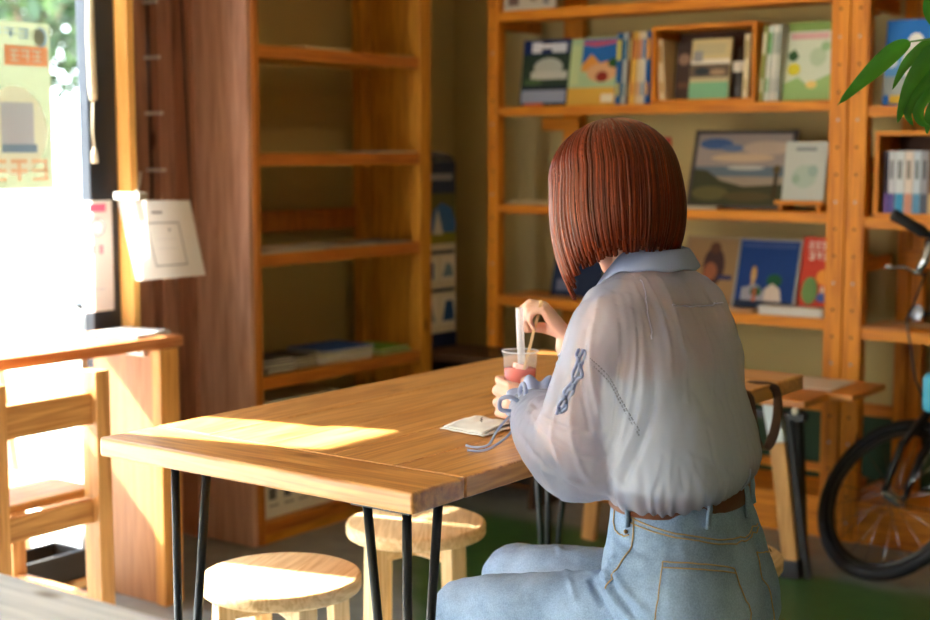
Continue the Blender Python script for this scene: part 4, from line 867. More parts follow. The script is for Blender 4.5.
# hands
def hand(mb, W, u, w, thumb_sign, curls, spread, thumb, size=1.0):
    """W wrist, u towards the knuckles, w out of the palm, v towards the thumb; curls per finger: three bend angles"""
    u = V(u).normalized(); w = V(w); w = (w-u*w.dot(u)).normalized(); v = u.cross(w)*thumb_sign; S = size
    rings = []
    for d_, hw, hh, dv, dw in ((-.012,.023,.018,0,0), (.012,.027,.017,.001,0), (.035,.034,.0155,.003,.001), (.060,.0375,.014,.001,.001), (.076,.038,.0115,0,0), (.084,.034,.008,0,.0)):
        c_ = W+u*(d_*S)+v*(dv*S)+w*(dw*S)
        rings.append([c_+v*(hw*S*math.cos(a))+w*(hh*S*math.sin(a)) for a in [2*math.pi*i/20 for i in range(20)]])
    mb.loft(rings, skin); mb.ball(W+u*.03*S+v*.020*S+w*.008*S, .0165*S, skin, 14)
    tips = []
    for i, (dv, ln, rd) in enumerate(((.028,.072,.0086), (.0095,.080,.0088), (-.0095,.074,.0083), (-.027,.058,.0074))):
        p = W+u*.070*S+v*dv*S; d_ = (u+v*spread[i]).normalized(); wl = w.copy(); q = p+d_*.012*S; pts = [p, q]; rr = [rd*S*.95, rd*S*1.06]
        for j, (fr, an) in enumerate(zip((.46,.30,.24), curls[i])):
            rot = Matrix.Rotation(an, 3, d_.cross(wl).normalized()); d_ = (rot @ d_).normalized(); wl = (rot @ wl).normalized()
            mid = q+d_*(ln*fr*.5*S); q = q+d_*(ln*fr*S); pts += [mid, q]; rr += [rd*S*(.93-.06*j), rd*S*(.98-.09*j)]
        mb.tube(pts, rr, skin, 12); mb.ball(q, rr[-1]*.97, skin, 12); tips.append((q, d_, wl.copy()))
    pts = [W+u*.016*S+v*.018*S+w*.006*S]+[W+u*a*S+v*b2*S+w*c_*S for a, b2, c_ in thumb]
    rr = [.013*S,.0125*S,.0108*S,.0090*S][:len(pts)]; mb.tube(catmull(pts, 4), [x_.x for x_ in catmull([(r_, 0, 0) for r_ in rr], 4)], skin, 12); mb.ball(pts[-1], rr[-1]*.97, skin, 12)
    return tips
cupc = V((-1.43, 2.10, .72))
# left hand laid round the near side of the cup: fingers point left, palm faces the cup
uL = V((-.80,-.50,.14)).normalized(); wL = V((-.55,.83,0))
sgnL = 1 if uL.cross((wL-uL*wL.dot(uL)).normalized()).z > 0 else -1
hL0 = cupc+V((.594,-.804,0))*.050+V((.804,.594,0))*.052+V((0,0,.034))
tl = hand(b_, hL0, uL, wL, sgnL, [(.75,.75,.5),(.75,.8,.5),(.8,.8,.5),(.85,.8,.5)], (.12,.04,-.04,-.12), [(.040,.034,.016),(.062,.040,.030),(.080,.038,.046)], .92)
limb(b_, [EL+(WL-EL)*.75, WL, hL0+uL*.005], [.029,.025,.021], skin)
# right hand pinching the stirrer above the cup
hR0 = V((-1.362, 2.150, .868)); uR = V((-.30,-.12,.72)).normalized(); uR = V((-.42,-.26,.66)).normalized(); wR = V((-.62,-.32,-.52))
wR = (wR-uR*wR.dot(uR)).normalized(); sgnR = 1 if uR.cross(wR).dot(V((-.45,.6,.3))) > 0 else -1
limb(b_, [ER+(WR-ER)*.75, WR, hR0], [.029,.025,.021], skin)
tr = hand(b_, hR0, uR, wR, sgnR, [(.75,.9,.35),(1.0,1.0,.5),(1.2,1.1,.6),(1.3,1.1,.6)], (.02,.0,-.02,-.05), [(.038,.030,.024),(.056,.022,.042),(.066,.012,.060)], .86)
body = build('body', b_, PT.o, OFF)
bake(body, [('REMESH', dict(mode='VOXEL', voxel_size=.0042, use_smooth_shade=True)), ('SMOOTH', dict(factor=.5, iterations=2))])
shade(body)
if not body.data.materials: body.data.materials.append(skin)
# eyes, lips, brows (turned away from the camera)
for s_ in (-1, 1):
    m = MB(); m.ball(hp_(.079,.030*s_,.012), .010, plain((236,232,226), .2), 16); m.ball(hp_(.0855,.031*s_,.011), .0048, plain((60,36,22), .2), 12); PT.part('eye', m)
    m = MB(); m.tube([hp_(.083,.016*s_,.032), hp_(.085,.032*s_,.037), hp_(.076,.046*s_,.032)], [.002,.0026,.001], plain((70,40,26), .8), 6); PT.part('eyebrow', m)
m = MB(); m.tube([hp_(.084,-.02,-.063), hp_(.092,0,-.063), hp_(.084,.02,-.063)], [.003,.0055,.003], plain((196,106,100), .5), 8); PT.part('lips', m)

# ------------------------------------------------------------------ hair: red-brown bob
def hairmat():
    m, nt, b = newmat('auburn_hair'); N = nt.nodes; L = nt.links
    uv = N.new('ShaderNodeUVMap'); mp = N.new('ShaderNodeMapping'); mp.inputs['Scale'].default_value = (210, 1.1, 1); L.new(uv.outputs[0], mp.inputs[0])
    no = N.new('ShaderNodeTexNoise'); no.inputs['Scale'].default_value = 1; no.inputs['Detail'].default_value = 5; no.inputs['Roughness'].default_value = .7; L.new(mp.outputs[0], no.inputs['Vector'])
    rp = N.new('ShaderNodeValToRGB'); e = rp.color_ramp.elements; e[0].position = .34; e[0].color = lin((46, 15, 8)); e[1].position = .74; e[1].color = lin((182, 82, 40)); k_ = e.new(.54); k_.color = lin((102, 38, 18))
    L.new(no.outputs['Fac'], rp.inputs[0]); L.new(rp.outputs[0], b.inputs['Base Color']); b.inputs['Roughness'].default_value = .36
    b.inputs['Anisotropic'].default_value = .6; b.inputs['Specular IOR Level'].default_value = .35; b.inputs['Specular Tint'].default_value = (1, .62, .42, 1)
    bp = N.new('ShaderNodeBump'); bp.inputs['Strength'].default_value = .55; bp.inputs['Distance'].default_value = .0015; L.new(no.outputs['Fac'], bp.inputs['Height']); L.new(bp.outputs['Normal'], b.inputs['Normal'])
    return m
hairm = hairmat()
def hair_point(phi, t_, extra=0.0):
    """phi 0 = face, pi = back of head, measured towards her left; t 0 crown .. 1 tip"""
    c_, s_ = math.cos(phi), math.sin(phi)
    T1 = .56
    crown = hp_(-.004, .012, .037)
    A_, B_, H_ = .099+extra, (.092 if c_ > 0 else .102)+extra, .078+extra
    side = abs(s_); frontness = max(0, c_)
    if t_ < T1:
        th = (t_/T1)*R(96); w_ = math.sin(min(th, R(90)))**1.0*(.93+.07*(t_/T1))
        wr = max(0, -.435*c_-.9*s_); q_ = t_/T1; ww = w_*(1-.13*wr*(1-q_*q_*.45)-.04*(1-wr)*(1-q_))
        p = crown+HS*(A_*s_*ww)+HFt*(B_*c_*ww)+HU*(H_*math.cos(th))
        return p
    p = hair_point(phi, T1-1e-6, extra); k_ = (t_-T1)/(1-T1)
    ln = .085+.075*max(0, math.cos(phi-R(52)))**1.2*(1 if c_ > -.2 else 1)
    ln = .132+.026*(1/(1+math.exp(-(c_+.12)*6)))
    dn = (-HU*.45-V((0,0,1))*.9).normalized()
    inward = (HC_-p); inward.z = 0
    if inward.length > 0: inward.normalize()
    return p+dn*(ln*k_)+inward*(.014*k_**3-.006*math.sin(k_*3.14)-.010*max(0, -.435*c_-.9*s_)*k_*(1-k_*.5)+(.008*k_ if c_ > .1 else 0))
def hair_mesh():
    bm = bmesh.new(); uvl = bm.loops.layers.uv.new('UVMap'); NP, NT = 420, 34
    rnd = random.Random(11); offs = [rnd.random() for _ in range(NP)]
    rows = []
    for i in range(NP+1):
        phi = R(46)+(R(314)-R(46))*i/NP
        n1 = noise.noise(V((phi*22, 0, 3)))*.0016+noise.noise(V((phi*60, 0, 9)))*.0009
        lenj = 1-.05*abs(noise.noise(V((phi*30, 5, 0))))-.03*offs[i % NP]
        row = []
        for j in range(NT+1):
            t_ = j/NT*lenj; amp = min(1, t_*2.2)
            row.append(bm.verts.new(hair_point(phi, t_, (n1*1.6+.0018*noise.noise(V((phi*14, t_*4, 0))))*amp)))
        rows.append(row)
    for i in range(NP):
        for j in range(NT):
            f = bm.faces.new([rows[i][j], rows[i+1][j], rows[i+1][j+1], rows[i][j+1]]); f.smooth = True
            for lp, (a, b2) in zip(f.loops, ((i, j), (i+1, j), (i+1, j+1), (i, j+1))): lp[uvl].uv = (a/NP, b2/NT)
    # fringe swept over the forehead
    rows = []
    for i in range(81):
        phi = R(-48)+R(96)*i/80; row = []
        for j in range(15): row.append(bm.verts.new(hair_point(phi, j/14*.50, .0012*noise.noise(V((phi*30, 0, 0))))))
        rows.append(row)
    for i in range(80):
        for j in range(14):
            f = bm.faces.new([rows[i][j], rows[i+1][j], rows[i+1][j+1], rows[i][j+1]]); f.smooth = True
            for lp, (a, b2) in zip(f.loops, ((i, j), (i+1, j), (i+1, j+1), (i, j+1))): lp[uvl].uv = (a/80*.3, b2/14)
    # separate strands lying over the shell
    for k_ in range(760):
        phi = R(44)+R(272)*rnd.random(); ex = rnd.uniform(.0002, .0026); tl_ = rnd.uniform(.93, 1.03); t0 = rnd.uniform(.04, .35); w_ = rnd.uniform(.0003, .0008); dph = rnd.uniform(-.06, .06); prev = None
        for j in range(19):
            t_ = t0+(tl_-t0)*j/18; ph = phi+dph*t_; c_ = hair_point(ph, t_, ex); s_ = (hair_point(ph+.01, t_, ex)-c_).normalized(); ww = w_*(1-.75*(j/18)**3)
            o_ = (c_-HC_).normalized(); cur = [bm.verts.new(c_-s_*ww), bm.verts.new(c_+o_*ww*.9), bm.verts.new(c_+s_*ww)]
            if prev:
                for a in range(2):
                    f = bm.faces.new([prev[a], prev[a+1], cur[a+1], cur[a]]); f.smooth = True
                    for lp in f.loops: lp[uvl].uv = ((k_*37 % 101)/101, t_)
            prev = cur
    bmesh.ops.translate(bm, verts=bm.verts, vec=-OFF)
    me = bpy.data.meshes.new('hair'); bm.to_mesh(me); bm.free(); me.materials.append(hairm)
    o = bpy.data.objects.new('hair', me); C.objects.link(o); o.parent = PT.o
    md = o.modifiers.new('Solid', 'SOLIDIFY'); md.thickness = .0035; md.offset = -1
    return o
hair = hair_mesh(); hair['label'] = 'glossy red-brown chin-length bob'

# ------------------------------------------------------------------ jeans
def denim():
    m, nt, b = newmat('washed_denim'); N = nt.nodes; L = nt.links
    tc = N.new('ShaderNodeTexCoord'); n1 = N.new('ShaderNodeTexNoise'); n1.inputs['Scale'].default_value = 7; n1.inputs['Detail'].default_value = 4
    n2 = N.new('ShaderNodeTexNoise'); n2.inputs['Scale'].default_value = 420; n2.inputs['Detail'].default_value = 2
    for n_ in (n1, n2): L.new(tc.outputs['Object'], n_.inputs['Vector'])
    ad = N.new('ShaderNodeMath'); ad.operation = 'MULTIPLY_ADD'; ad.inputs[1].default_value = .45; L.new(n2.outputs['Fac'], ad.inputs[0]); L.new(n1.outputs['Fac'], ad.inputs[2])
    rp = N.new('ShaderNodeValToRGB'); e = rp.color_ramp.elements; e[0].position = .45; e[0].color = lin((92, 114, 142)); e[1].position = .95; e[1].color = lin((162, 188, 218))
    L.new(ad.outputs[0], rp.inputs[0]); L.new(rp.outputs[0], b.inputs['Base Color']); b.inputs['Roughness'].default_value = .85; b.inputs['Specular IOR Level'].default_value = .15
    bp = N.new('ShaderNodeBump'); bp.inputs['Strength'].default_value = .3; bp.inputs['Distance'].default_value = .0006; L.new(n2.outputs['Fac'], bp.inputs['Height']); L.new(bp.outputs['Normal'], b.inputs['Normal'])
    return m
dn_ = denim(); j_ = MB()
ringloft(j_, [((-.99,1.925,.432), RD, FD, .10,.06,.07), ((-.99,1.925,.455), RD, FD, .145,.10,.105), ((-.995,1.925,.52), RD, FD, .168,.115,.122), ((-1.005,1.926,.585), RD, FD, .162,.108,.112), ((-1.012,1.93,.65), RD, FD, .138,.098,.094), ((-1.016,1.93,.695), RD, FD, .130,.095,.088), ((-1.018,1.93,.712), RD, FD, .129,.094,.087)], dn_)
KL, KR = V((-1.385,1.88,.435)), V((-1.405,2.05,.452))
limb(j_, [(-1.03,1.855,.497), (-1.14,1.862,.470), (-1.27,1.873,.452), KL], [.082,.084,.074,.062], dn_, n=24); limb(j_, [KL+V((.0,0,0)), (-1.405,1.905,.34), (-1.41,1.925,.22), (-1.42,1.93,.09)], [.060,.056,.052,.050], dn_)
limb(j_, [(-1.03,1.995,.497), (-1.14,2.01,.470), (-1.28,2.03,.461), KR], [.082,.084,.074,.060], dn_, n=24); limb(j_, [KR, (-1.425,2.075,.35), (-1.425,2.095,.22), (-1.43,2.105,.09)], [.060,.056,.052,.050], dn_)
jeans = build('jeans', j_, PT.o, OFF)
bake(jeans, [('REMESH', dict(mode='VOXEL', voxel_size=.006, use_smooth_shade=True)), ('SMOOTH', dict(factor=.6, iterations=5)), ('SUBSURF', dict(levels=1, render_levels=1))])
SEAMP = [(-1.101,1.789,.900),(-1.078,1.801,.876),(-1.051,1.799,.842),(-1.025,1.805,.799)]
RCHP = [(-1.196,1.902,.897),(-1.203,1.899,.862),(-1.213,1.890,.829),(-1.221,1.884,.806)]
JLN = [[(-1.078,1.752,0.627),(-1.069,1.753,0.588),(-1.055,1.758,0.552),(-1.037,1.767,0.521)],
    [(-1.067,1.760,0.627),(-1.056,1.764,0.595),(-1.041,1.770,0.558),(-1.019,1.782,0.526)],
    [(-1.053,1.769,0.616),(-1.031,1.779,0.574),(-1.002,1.796,0.541)],
    [(-1.057,1.765,0.610),(-1.038,1.773,0.567),(-1.017,1.784,0.535)],
    [(-1.094,1.737,0.607),(-1.087,1.737,0.567),(-1.078,1.739,0.535)],
    [(-1.055,1.772,0.653),(-1.032,1.787,0.631),(-1.008,1.803,0.621)]]
BLN = [([(-1.029,1.834,0.962),(-1.016,1.829,0.860),(-1.025,1.814,0.791),(-1.047,1.785,0.702)], 0.006, -0.0075),
    ([(-1.041,1.828,0.984),(-1.028,1.821,0.860),(-1.036,1.805,0.791),(-1.059,1.778,0.713)], 0.005, 0.0045),
    ([(-1.040,1.834,1.024),(-1.020,1.844,0.984),(-1.006,1.847,0.934),(-0.999,1.845,0.876)], 0.0045, 0.004),
    ([(-1.051,1.825,1.020),(-1.034,1.831,0.970),(-1.021,1.833,0.912),(-1.015,1.830,0.855)], 0.004, 0.0035),
    ([(-0.999,1.866,1.036),(-0.971,1.880,0.984),(-0.951,1.885,0.912),(-0.944,1.881,0.847)], 0.005, 0.0035),
    ([(-0.907,1.890,0.715),(-0.933,1.875,0.742),(-0.967,1.852,0.761)], 0.0045, 0.0035),
    ([(-0.896,1.900,0.725),(-0.908,1.895,0.761),(-0.922,1.894,0.819)], 0.005, 0.004),
    ([(-0.946,1.858,0.689),(-0.957,1.854,0.725),(-0.972,1.849,0.765)], 0.0045, 0.0035),
    ([(-0.924,1.877,0.708),(-0.938,1.872,0.751),(-0.949,1.870,0.797)], 0.004, -0.003),
    ([(-0.985,1.828,0.679),(-0.992,1.828,0.718),(-0.993,1.834,0.768)], 0.004, 0.003),
    ([(-0.966,1.842,0.679),(-0.973,1.841,0.711),(-0.980,1.841,0.747)], 0.0035, -0.0028),
    ([(-1.006,1.813,0.685),(-1.008,1.816,0.718),(-1.004,1.825,0.761)], 0.004, 0.003),
    ([(-1.084,1.796,0.984),(-1.092,1.783,0.926),(-1.087,1.778,0.869),(-1.072,1.780,0.804)], 0.0045, 0.004),
    ([(-1.067,1.810,0.996),(-1.057,1.809,0.926),(-1.057,1.797,0.840),(-1.062,1.781,0.751)], 0.0045, -0.0035),
    ([(-1.104,1.767,0.880),(-1.108,1.756,0.819),(-1.094,1.757,0.751),(-1.068,1.770,0.711)], 0.0045, 0.004),
    ([(-1.119,1.751,0.843),(-1.126,1.739,0.797),(-1.112,1.742,0.742)], 0.004, 0.0035),
    ([(-1.052,1.821,0.990),(-1.041,1.818,0.912),(-1.042,1.806,0.826),(-1.054,1.785,0.739)], 0.004, 0.0035),
    ([(-1.098,1.780,0.941),(-1.100,1.769,0.869),(-1.086,1.770,0.797)], 0.0035, -0.003),
    ([(-1.161,1.711,0.783),(-1.126,1.732,0.742),(-1.077,1.763,0.708)], 0.0045, -0.0035),
    ([(-1.152,1.723,0.811),(-1.105,1.752,0.771),(-1.055,1.787,0.761)], 0.004, 0.0035),
    ([(-1.155,1.723,0.833),(-1.119,1.746,0.804),(-1.083,1.771,0.797)], 0.0035, -0.003),
    ([(-1.132,1.727,0.739),(-1.090,1.756,0.725),(-1.049,1.786,0.725)], 0.004, 0.003),
    ([(-0.970,1.886,1.027),(-0.944,1.899,0.977),(-0.928,1.902,0.912)], 0.004, 0.003),
    ([(-1.017,1.852,1.027),(-0.999,1.858,0.977),(-0.986,1.859,0.912),(-0.977,1.856,0.840)], 0.0035, 0.0025),
    ([(-0.924,1.909,0.941),(-0.925,1.898,0.869),(-0.911,1.899,0.797)], 0.005, -0.003)]
JP = lambda i: JLN[i]
JB0 = bvh_of(jeans)
def fine_folds(bvh, lines):
    out = []
    for pts, w, h in lines:
        P_ = [face0(bvh, q) for q in catmull(pts, 3)]; out.append((P_, w, h))
    bbs = [(min(q.x for q in P_)-3*w, max(q.x for q in P_)+3*w, min(q.y for q in P_)-3*w, max(q.y for q in P_)+3*w, min(q.z for q in P_)-3*w, max(q.z for q in P_)+3*w) for P_, w, h in out]
    def fn(p):
        s_ = 0
        for (P_, w, h), bb in zip(out, bbs):
            if not (bb[0] < p.x < bb[1] and bb[2] < p.y < bb[3] and bb[4] < p.z < bb[5]): continue
            best = 9; bi = 0; n_ = len(P_)-1
            for i in range(n_):
                d_ = seg_dist(p, P_[i], P_[i+1])
                if d_ < best: best = d_; bi = i
            if best < 3*w: s_ += h*math.exp(-(best/w)**2)*(math.sin(math.pi*(bi+.7)/(n_+.4))**.6)
        return s_
    return fn
OUT0 = V((.594, -.804, .10)).normalized()
def face0(bvh, p):
    h, n_, i_, d_ = bvh.ray_cast(V(p)-OFF+OUT0*.4, -OUT0, .8)
    return h if h is not None else bvh.find_nearest(V(p)-OFF)[0]
jf = fine_folds(JB0, [
    (JP(0), .0060, -.0080), (JP(1), .0055, .0060), (JP(2), .0050, .0045), (JP(3), .0045, -.0045), (JP(4), .0050, .0035), (JP(5), .0060, -.0030),
    ([(-.90,1.80,.56),(-.92,1.80,.50),(-.95,1.80,.46)], .007, -.004), ([(-.885,1.93,.65),(-.872,1.93,.56),(-.875,1.93,.46)], .009, -.006)])
displace(jeans, lambda p, n_: jf(p)+.0028*noise.noise(V((p.x*16, p.y*20, p.z*30)))+.0012*noise.noise(V((p.x*60, p.y*60, p.z*60))))
shade(jeans)
if not jeans.data.materials: jeans.data.materials.append(dn_)
JB = bvh_of(jeans)
def snap(bvh, p, off):
    co_, n_, i_, d_ = bvh.find_nearest(V(p)-OFF); return co_+n_*off, n_
def stitch(pts, r, mat, name, parent, bvh=None, off=.0012, dbl=None, n=6, label=None):
    bvh = bvh or JB; path = [snap(bvh, q, off)[0] for q in catmull(pts, 10)]; m = MB(); m.tube(path, r, mat, n)
    if dbl: m.tube([snap(bvh, q+V(dbl), off)[0] for q in catmull(pts, 10)], r, mat, n)
    o = build(name, m, parent)
    if label: o['label'] = label
    return o
OUT = V((.594, -.804, .10)).normalized()
def face(bvh, p, off=0):
    h, n_, i_, d_ = bvh.ray_cast(V(p)-OFF+OUT*.4, -OUT, .8)
    if h is None: h, n_, i_, d_ = bvh.find_nearest(V(p)-OFF)
    return h+n_*off, n_
thr = plain((178, 150, 104), .8, noise_amt=.2, scale=200); dthr = plain((110, 104, 90), .8); dseam = plain((84, 108, 132), .9)
def patch(quad, nu, nv, off, mat, name, parent, bvh, th=.002):
    a, b2, c_, d_ = [V(q) for q in quad]; m = MB(); top = []
    for i in range(nu+1):
        row = []
        for j in range(nv+1):
            u, v = i/nu, j/nv; p = (a*(1-u)+b2*u)*(1-v)+(d_*(1-u)+c_*u)*v; co_, n_ = snap(bvh, p, off)
            edge = i in (0, nu) or j in (0, nv); row.append(m.v(co_-n_*(off+.001 if edge else 0)))
        top.append(row)
    for i in range(nu):
        for j in range(nv): m.f([top[i][j], top[i+1][j], top[i+1][j+1], top[i][j+1]], mat, True)
    return build(name, m, parent)

hipsurf = JB
patch([(-.962,1.768,.625),(-.890,1.868,.605),(-.905,1.885,.475),(-.975,1.785,.480)], 14, 16, .0028, dn_, 'back_pocket', jeans, JB)
stitch([(-.962,1.768,.625),(-.924,1.812,.617),(-.890,1.868,.605)], .0011, thr, 'pocket_stitching', jeans, off=.0042, dbl=(0,0,-.009))
stitch([(-.962,1.768,.625),(-.968,1.775,.55),(-.975,1.785,.48)], .0010, thr, 'pocket_stitching', jeans, off=.0040)
stitch([(-.890,1.868,.605),(-.897,1.876,.54),(-.905,1.885,.475)], .0010, thr, 'pocket_stitching', jeans, off=.0040)
stitch([(-.872,1.95,.62),(-.87,1.99,.61),(-.885,2.06,.60)], .0011, thr, 'pocket_stitching', jeans, off=.0030)
stitch([(-.872,1.95,.62),(-.872,1.95,.55),(-.878,1.95,.48)], .0010, thr, 'pocket_stitching', jeans, off=.0030)
# yoke and waistband seams, side seam, front pocket, thigh seam
stitch([(-1.03,1.79,.672),(-.97,1.81,.655),(-.915,1.86,.643),(-.89,1.93,.640),(-.90,2.0,.645)], .0011, thr, 'yoke_seam', jeans, dbl=(0,0,-.007))
stitch([(-1.03,1.79,.695),(-1.02,1.785,.64),(-1.035,1.775,.60),(-1.06,1.775,.565)], .0012, thr, 'side_seam', jeans)
stitch([(-1.085,1.80,.675),(-1.07,1.79,.655),(-1.045,1.785,.645),(-1.028,1.785,.648)], .0011, thr, 'front_pocket_seam', jeans)
stitch([(-1.08,1.775,.49),(-1.18,1.775,.465),(-1.28,1.80,.45),(-1.37,1.82,.435)], .0016, dseam, 'thigh_seam', jeans)
m = MB(); c_, n_ = snap(JB, (-1.034,1.785,.652), .003); m.ball(c_, .0032, plain((130,100,60), .4, .8), 10); build('rivet', m, jeans)
# belt, loops
bl_ = plain((112, 64, 38), .5, name='brown_belt', noise_amt=.15, bump=.2); m = MB(); rr = []
for z_, e_ in ((.672,.0035), (.674,.006), (.700,.006), (.702,.0035)):
    rr.append([V((-1.017,1.93,z_))+RD*((.1315+e_)*math.cos(a))+FD*(((.0955 if math.sin(a) > 0 else .0895)+e_)*math.sin(a)) for a in [2*math.pi*i/64 for i in range(64)]])
m.loft(rr, bl_, caps=False); belt = PT.part('belt', m)
for yy, xx in ((1.955,-.918), (1.855,-.945), (2.04,-.95), (1.80,-1.03)):
    m = MB(); pth = [snap(JB, (xx,yy,z_), o_)[0] for z_, o_ in ((.655,.002), (.67,.0055), (.684,.0085), (.70,.009), (.706,.003))]
    m.tube(pth, .0065, dn_, 8, flat=.45); m.tube([q+V((.001,.003,0)) for q in pth], .0012, thr, 5); build('belt_loop', m, jeans)
# shoes
for sx in (1.93, 2.105):
    m = MB(); c0 = V((-1.43, sx, 0)); wt = plain((226, 222, 214), .6)
    ringloft(m, [(c0+V((.055,0,.035)), V((0,1,0)), V((0,0,1)), .026,.03,.034), (c0+V((.02,0,.045)), V((0,1,0)), V((0,0,1)), .036,.045,.044), (c0+V((-.05,0,.038)), V((0,1,0)), V((0,0,1)), .038,.035,.037), (c0+V((-.13,0,.026)), V((0,1,0)), V((0,0,1)), .043,.022,.025), (c0+V((-.175,0,.02)), V((0,1,0)), V((0,0,1)), .03,.014,.018)], wt)
    PT.part('shoe', m)
# ------------------------------------------------------------------ blouse
def sheer(name, c, tr):
    m, nt, b = newmat(name); N = nt.nodes; L = nt.links
    d_ = N.new('ShaderNodeBsdfDiffuse'); d_.inputs[0].default_value = lin(c); t_ = N.new('ShaderNodeBsdfTranslucent'); t_.inputs[0].default_value = lin(c); x_ = N.new('ShaderNodeBsdfTransparent'); g_ = N.new('ShaderNodeBsdfGlossy'); g_.inputs['Roughness'].default_value = .38
    m1 = N.new('ShaderNodeMixShader'); m1.inputs[0].default_value = .42; m2 = N.new('ShaderNodeMixShader'); m2.inputs[0].default_value = .05; m3 = N.new('ShaderNodeMixShader'); m3.inputs[0].default_value = tr
    L.new(d_.outputs[0], m1.inputs[1]); L.new(t_.outputs[0], m1.inputs[2]); L.new(m1.outputs[0], m2.inputs[1]); L.new(g_.outputs[0], m2.inputs[2]); L.new(m2.outputs[0], m3.inputs[1]); L.new(x_.outputs[0], m3.inputs[2])
    L.new(m3.outputs[0], N['Material Output'].inputs['Surface'])
    tc = N.new('ShaderNodeTexCoord'); no = N.new('ShaderNodeTexNoise'); no.inputs['Scale'].default_value = 260; L.new(tc.outputs['Object'], no.inputs['Vector']); bp = N.new('ShaderNodeBump'); bp.inputs['Strength'].default_value = .12; bp.inputs['Distance'].default_value = .0005
    L.new(no.outputs['Fac'], bp.inputs['Height']); L.new(bp.outputs['Normal'], d_.inputs['Normal'])
    return m
shm = sheer('sheer_blouse', (186, 194, 216), .42); shs = sheer('blouse_double', (178, 190, 222), .02)
q_ = MB()
TO = lambda x, y, z: V((x, y, z))
ringloft(q_, [(TO(-1.018,1.925,.704), RD, FD, .133,.098,.093), (TO(-1.018,1.925,.715), RD, FD, .142,.108,.104), (TO(-1.02,1.925,.735), RD, FD, .150,.115,.112), (TO(-1.028,1.925,.775), RD, FD, .150,.118,.110), (TO(-1.044,1.93,.83), RD, FD, .150,.116,.104),
    (TO(-1.055,1.943,.89), RD, FD, .155,.110,.098), (TO(-1.068,1.948,.935), RD, FD, .158,.098,.092), (TO(-1.078,1.954,.975), RD, FD, .140,.080,.080), (TO(-1.086,1.958,1.003), RD, FD, .098,.064,.068), (TO(-1.092,1.958,1.02), RD, FD, .06,.052,.055)], shm, n=48, p=2.25)
limb(q_, [(-1.08,1.86,.955), (-1.082,1.825,.925), (-1.092,1.805,.86), (-1.105,1.795,.80), (-1.120,1.80,.755)], [.060,.063,.063,.066,.070], shm, n=28)
limb(q_, [(-1.120,1.80,.752), (-1.175,1.835,.760), (-1.235,1.885,.768), (-1.280,1.93,.770), (-1.312,1.965,.768)], [.070,.063,.053,.044,.037], shm, n=28)
limb(q_, [(-1.085,2.04,.955), (-1.095,2.085,.93), (-1.13,2.135,.86), (-1.17,2.165,.80), (-1.195,2.175,.79)], [.056,.066,.070,.070,.062], shm, n=28)
limb(q_, [(-1.195,2.175,.80), (-1.25,2.165,.815), (-1.295,2.14,.825), (-1.325,2.13,.838)], [.060,.056,.044,.034], shm, n=28)
blouse = build('blouse', q_, PT.o, OFF)
bake(blouse, [('REMESH', dict(mode='VOXEL', voxel_size=.0062, use_smooth_shade=True)), ('SMOOTH', dict(factor=.6, iterations=6)), ('SUBSURF', dict(levels=1, render_levels=1))])
BB0 = bvh_of(blouse)
bf = fine_folds(BB0, BLN)
def blouse_d(p, n_):
    q = p+OFF; z_ = q.z
    hem = max(0, 1-(z_-.69)/.075) if z_ < .765 and q.x > -1.14 else 0
    ang = math.atan2(q.y-1.93, q.x+1.01)
    d_ = bf(p)*1.1+.0030*(abs(noise.noise(V((q.x*26, q.y*26, q.z*7))))*2-.5)+.0012*noise.noise(V((q.x*70, q.y*70, q.z*30)))
    d_ += hem*.0022*math.sin(ang*46+4*noise.noise(V((ang*3, z_*10, 0))))
    cuff = math.exp(-((q-V((-1.315,1.975,.768))).length/.05)**2)+math.exp(-((q-V((-1.325,2.13,.838))).length/.045)**2)
    d_ += cuff*.003*math.sin(40*math.atan2(q.z-.77, (q.y-q.x)*.7-2.3))
    return d_
for v_ in blouse.data.vertices:
    q = v_.co+OFF
    if q.z < .78 and (q.x > -1.09 or q.y > 1.9): v_.co.z += (1 if q.y > 1.9 else max(0, min(1, (q.x+1.09)/.05)))* ((q.y-1.925)*.15-.004)*min(1, (.78-q.z)/.06)
displace(blouse, lambda p, n_: blouse_d(p, n_)+.003); shade(blouse)
if not blouse.data.materials: blouse.data.materials.append(shm)
BB = bvh_of(blouse)
# camisole under the sheer back
cm = MB(); white_c = plain((232, 232, 232), .8, noise_amt=.02)
ringloft(cm, [(TO(-1.014,1.93,.695), RD, FD, .128,.093,.086), (TO(-1.022,1.932,.77), RD, FD, .140,.108,.098), (TO(-1.04,1.936,.83), RD, FD, .144,.110,.096), (TO(-1.052,1.941,.872), RD, FD, .149,.106,.090)], white_c, n=48)
cami = PT.part('camisole', cm, label='opaque white camisole seen through the sheer blouse')
for yy in (1.87, 2.03):
    m = MB(); m.tube(catmull([(-.975,yy,.868),(-.985,yy+.002,.91),(-1.02,yy,.965),(-1.07,yy,.985),(-1.13,yy,.95),(-1.155,yy,.87)], 5), .004, white_c, 8, flat=.4); PT.part('camisole_strap', m)
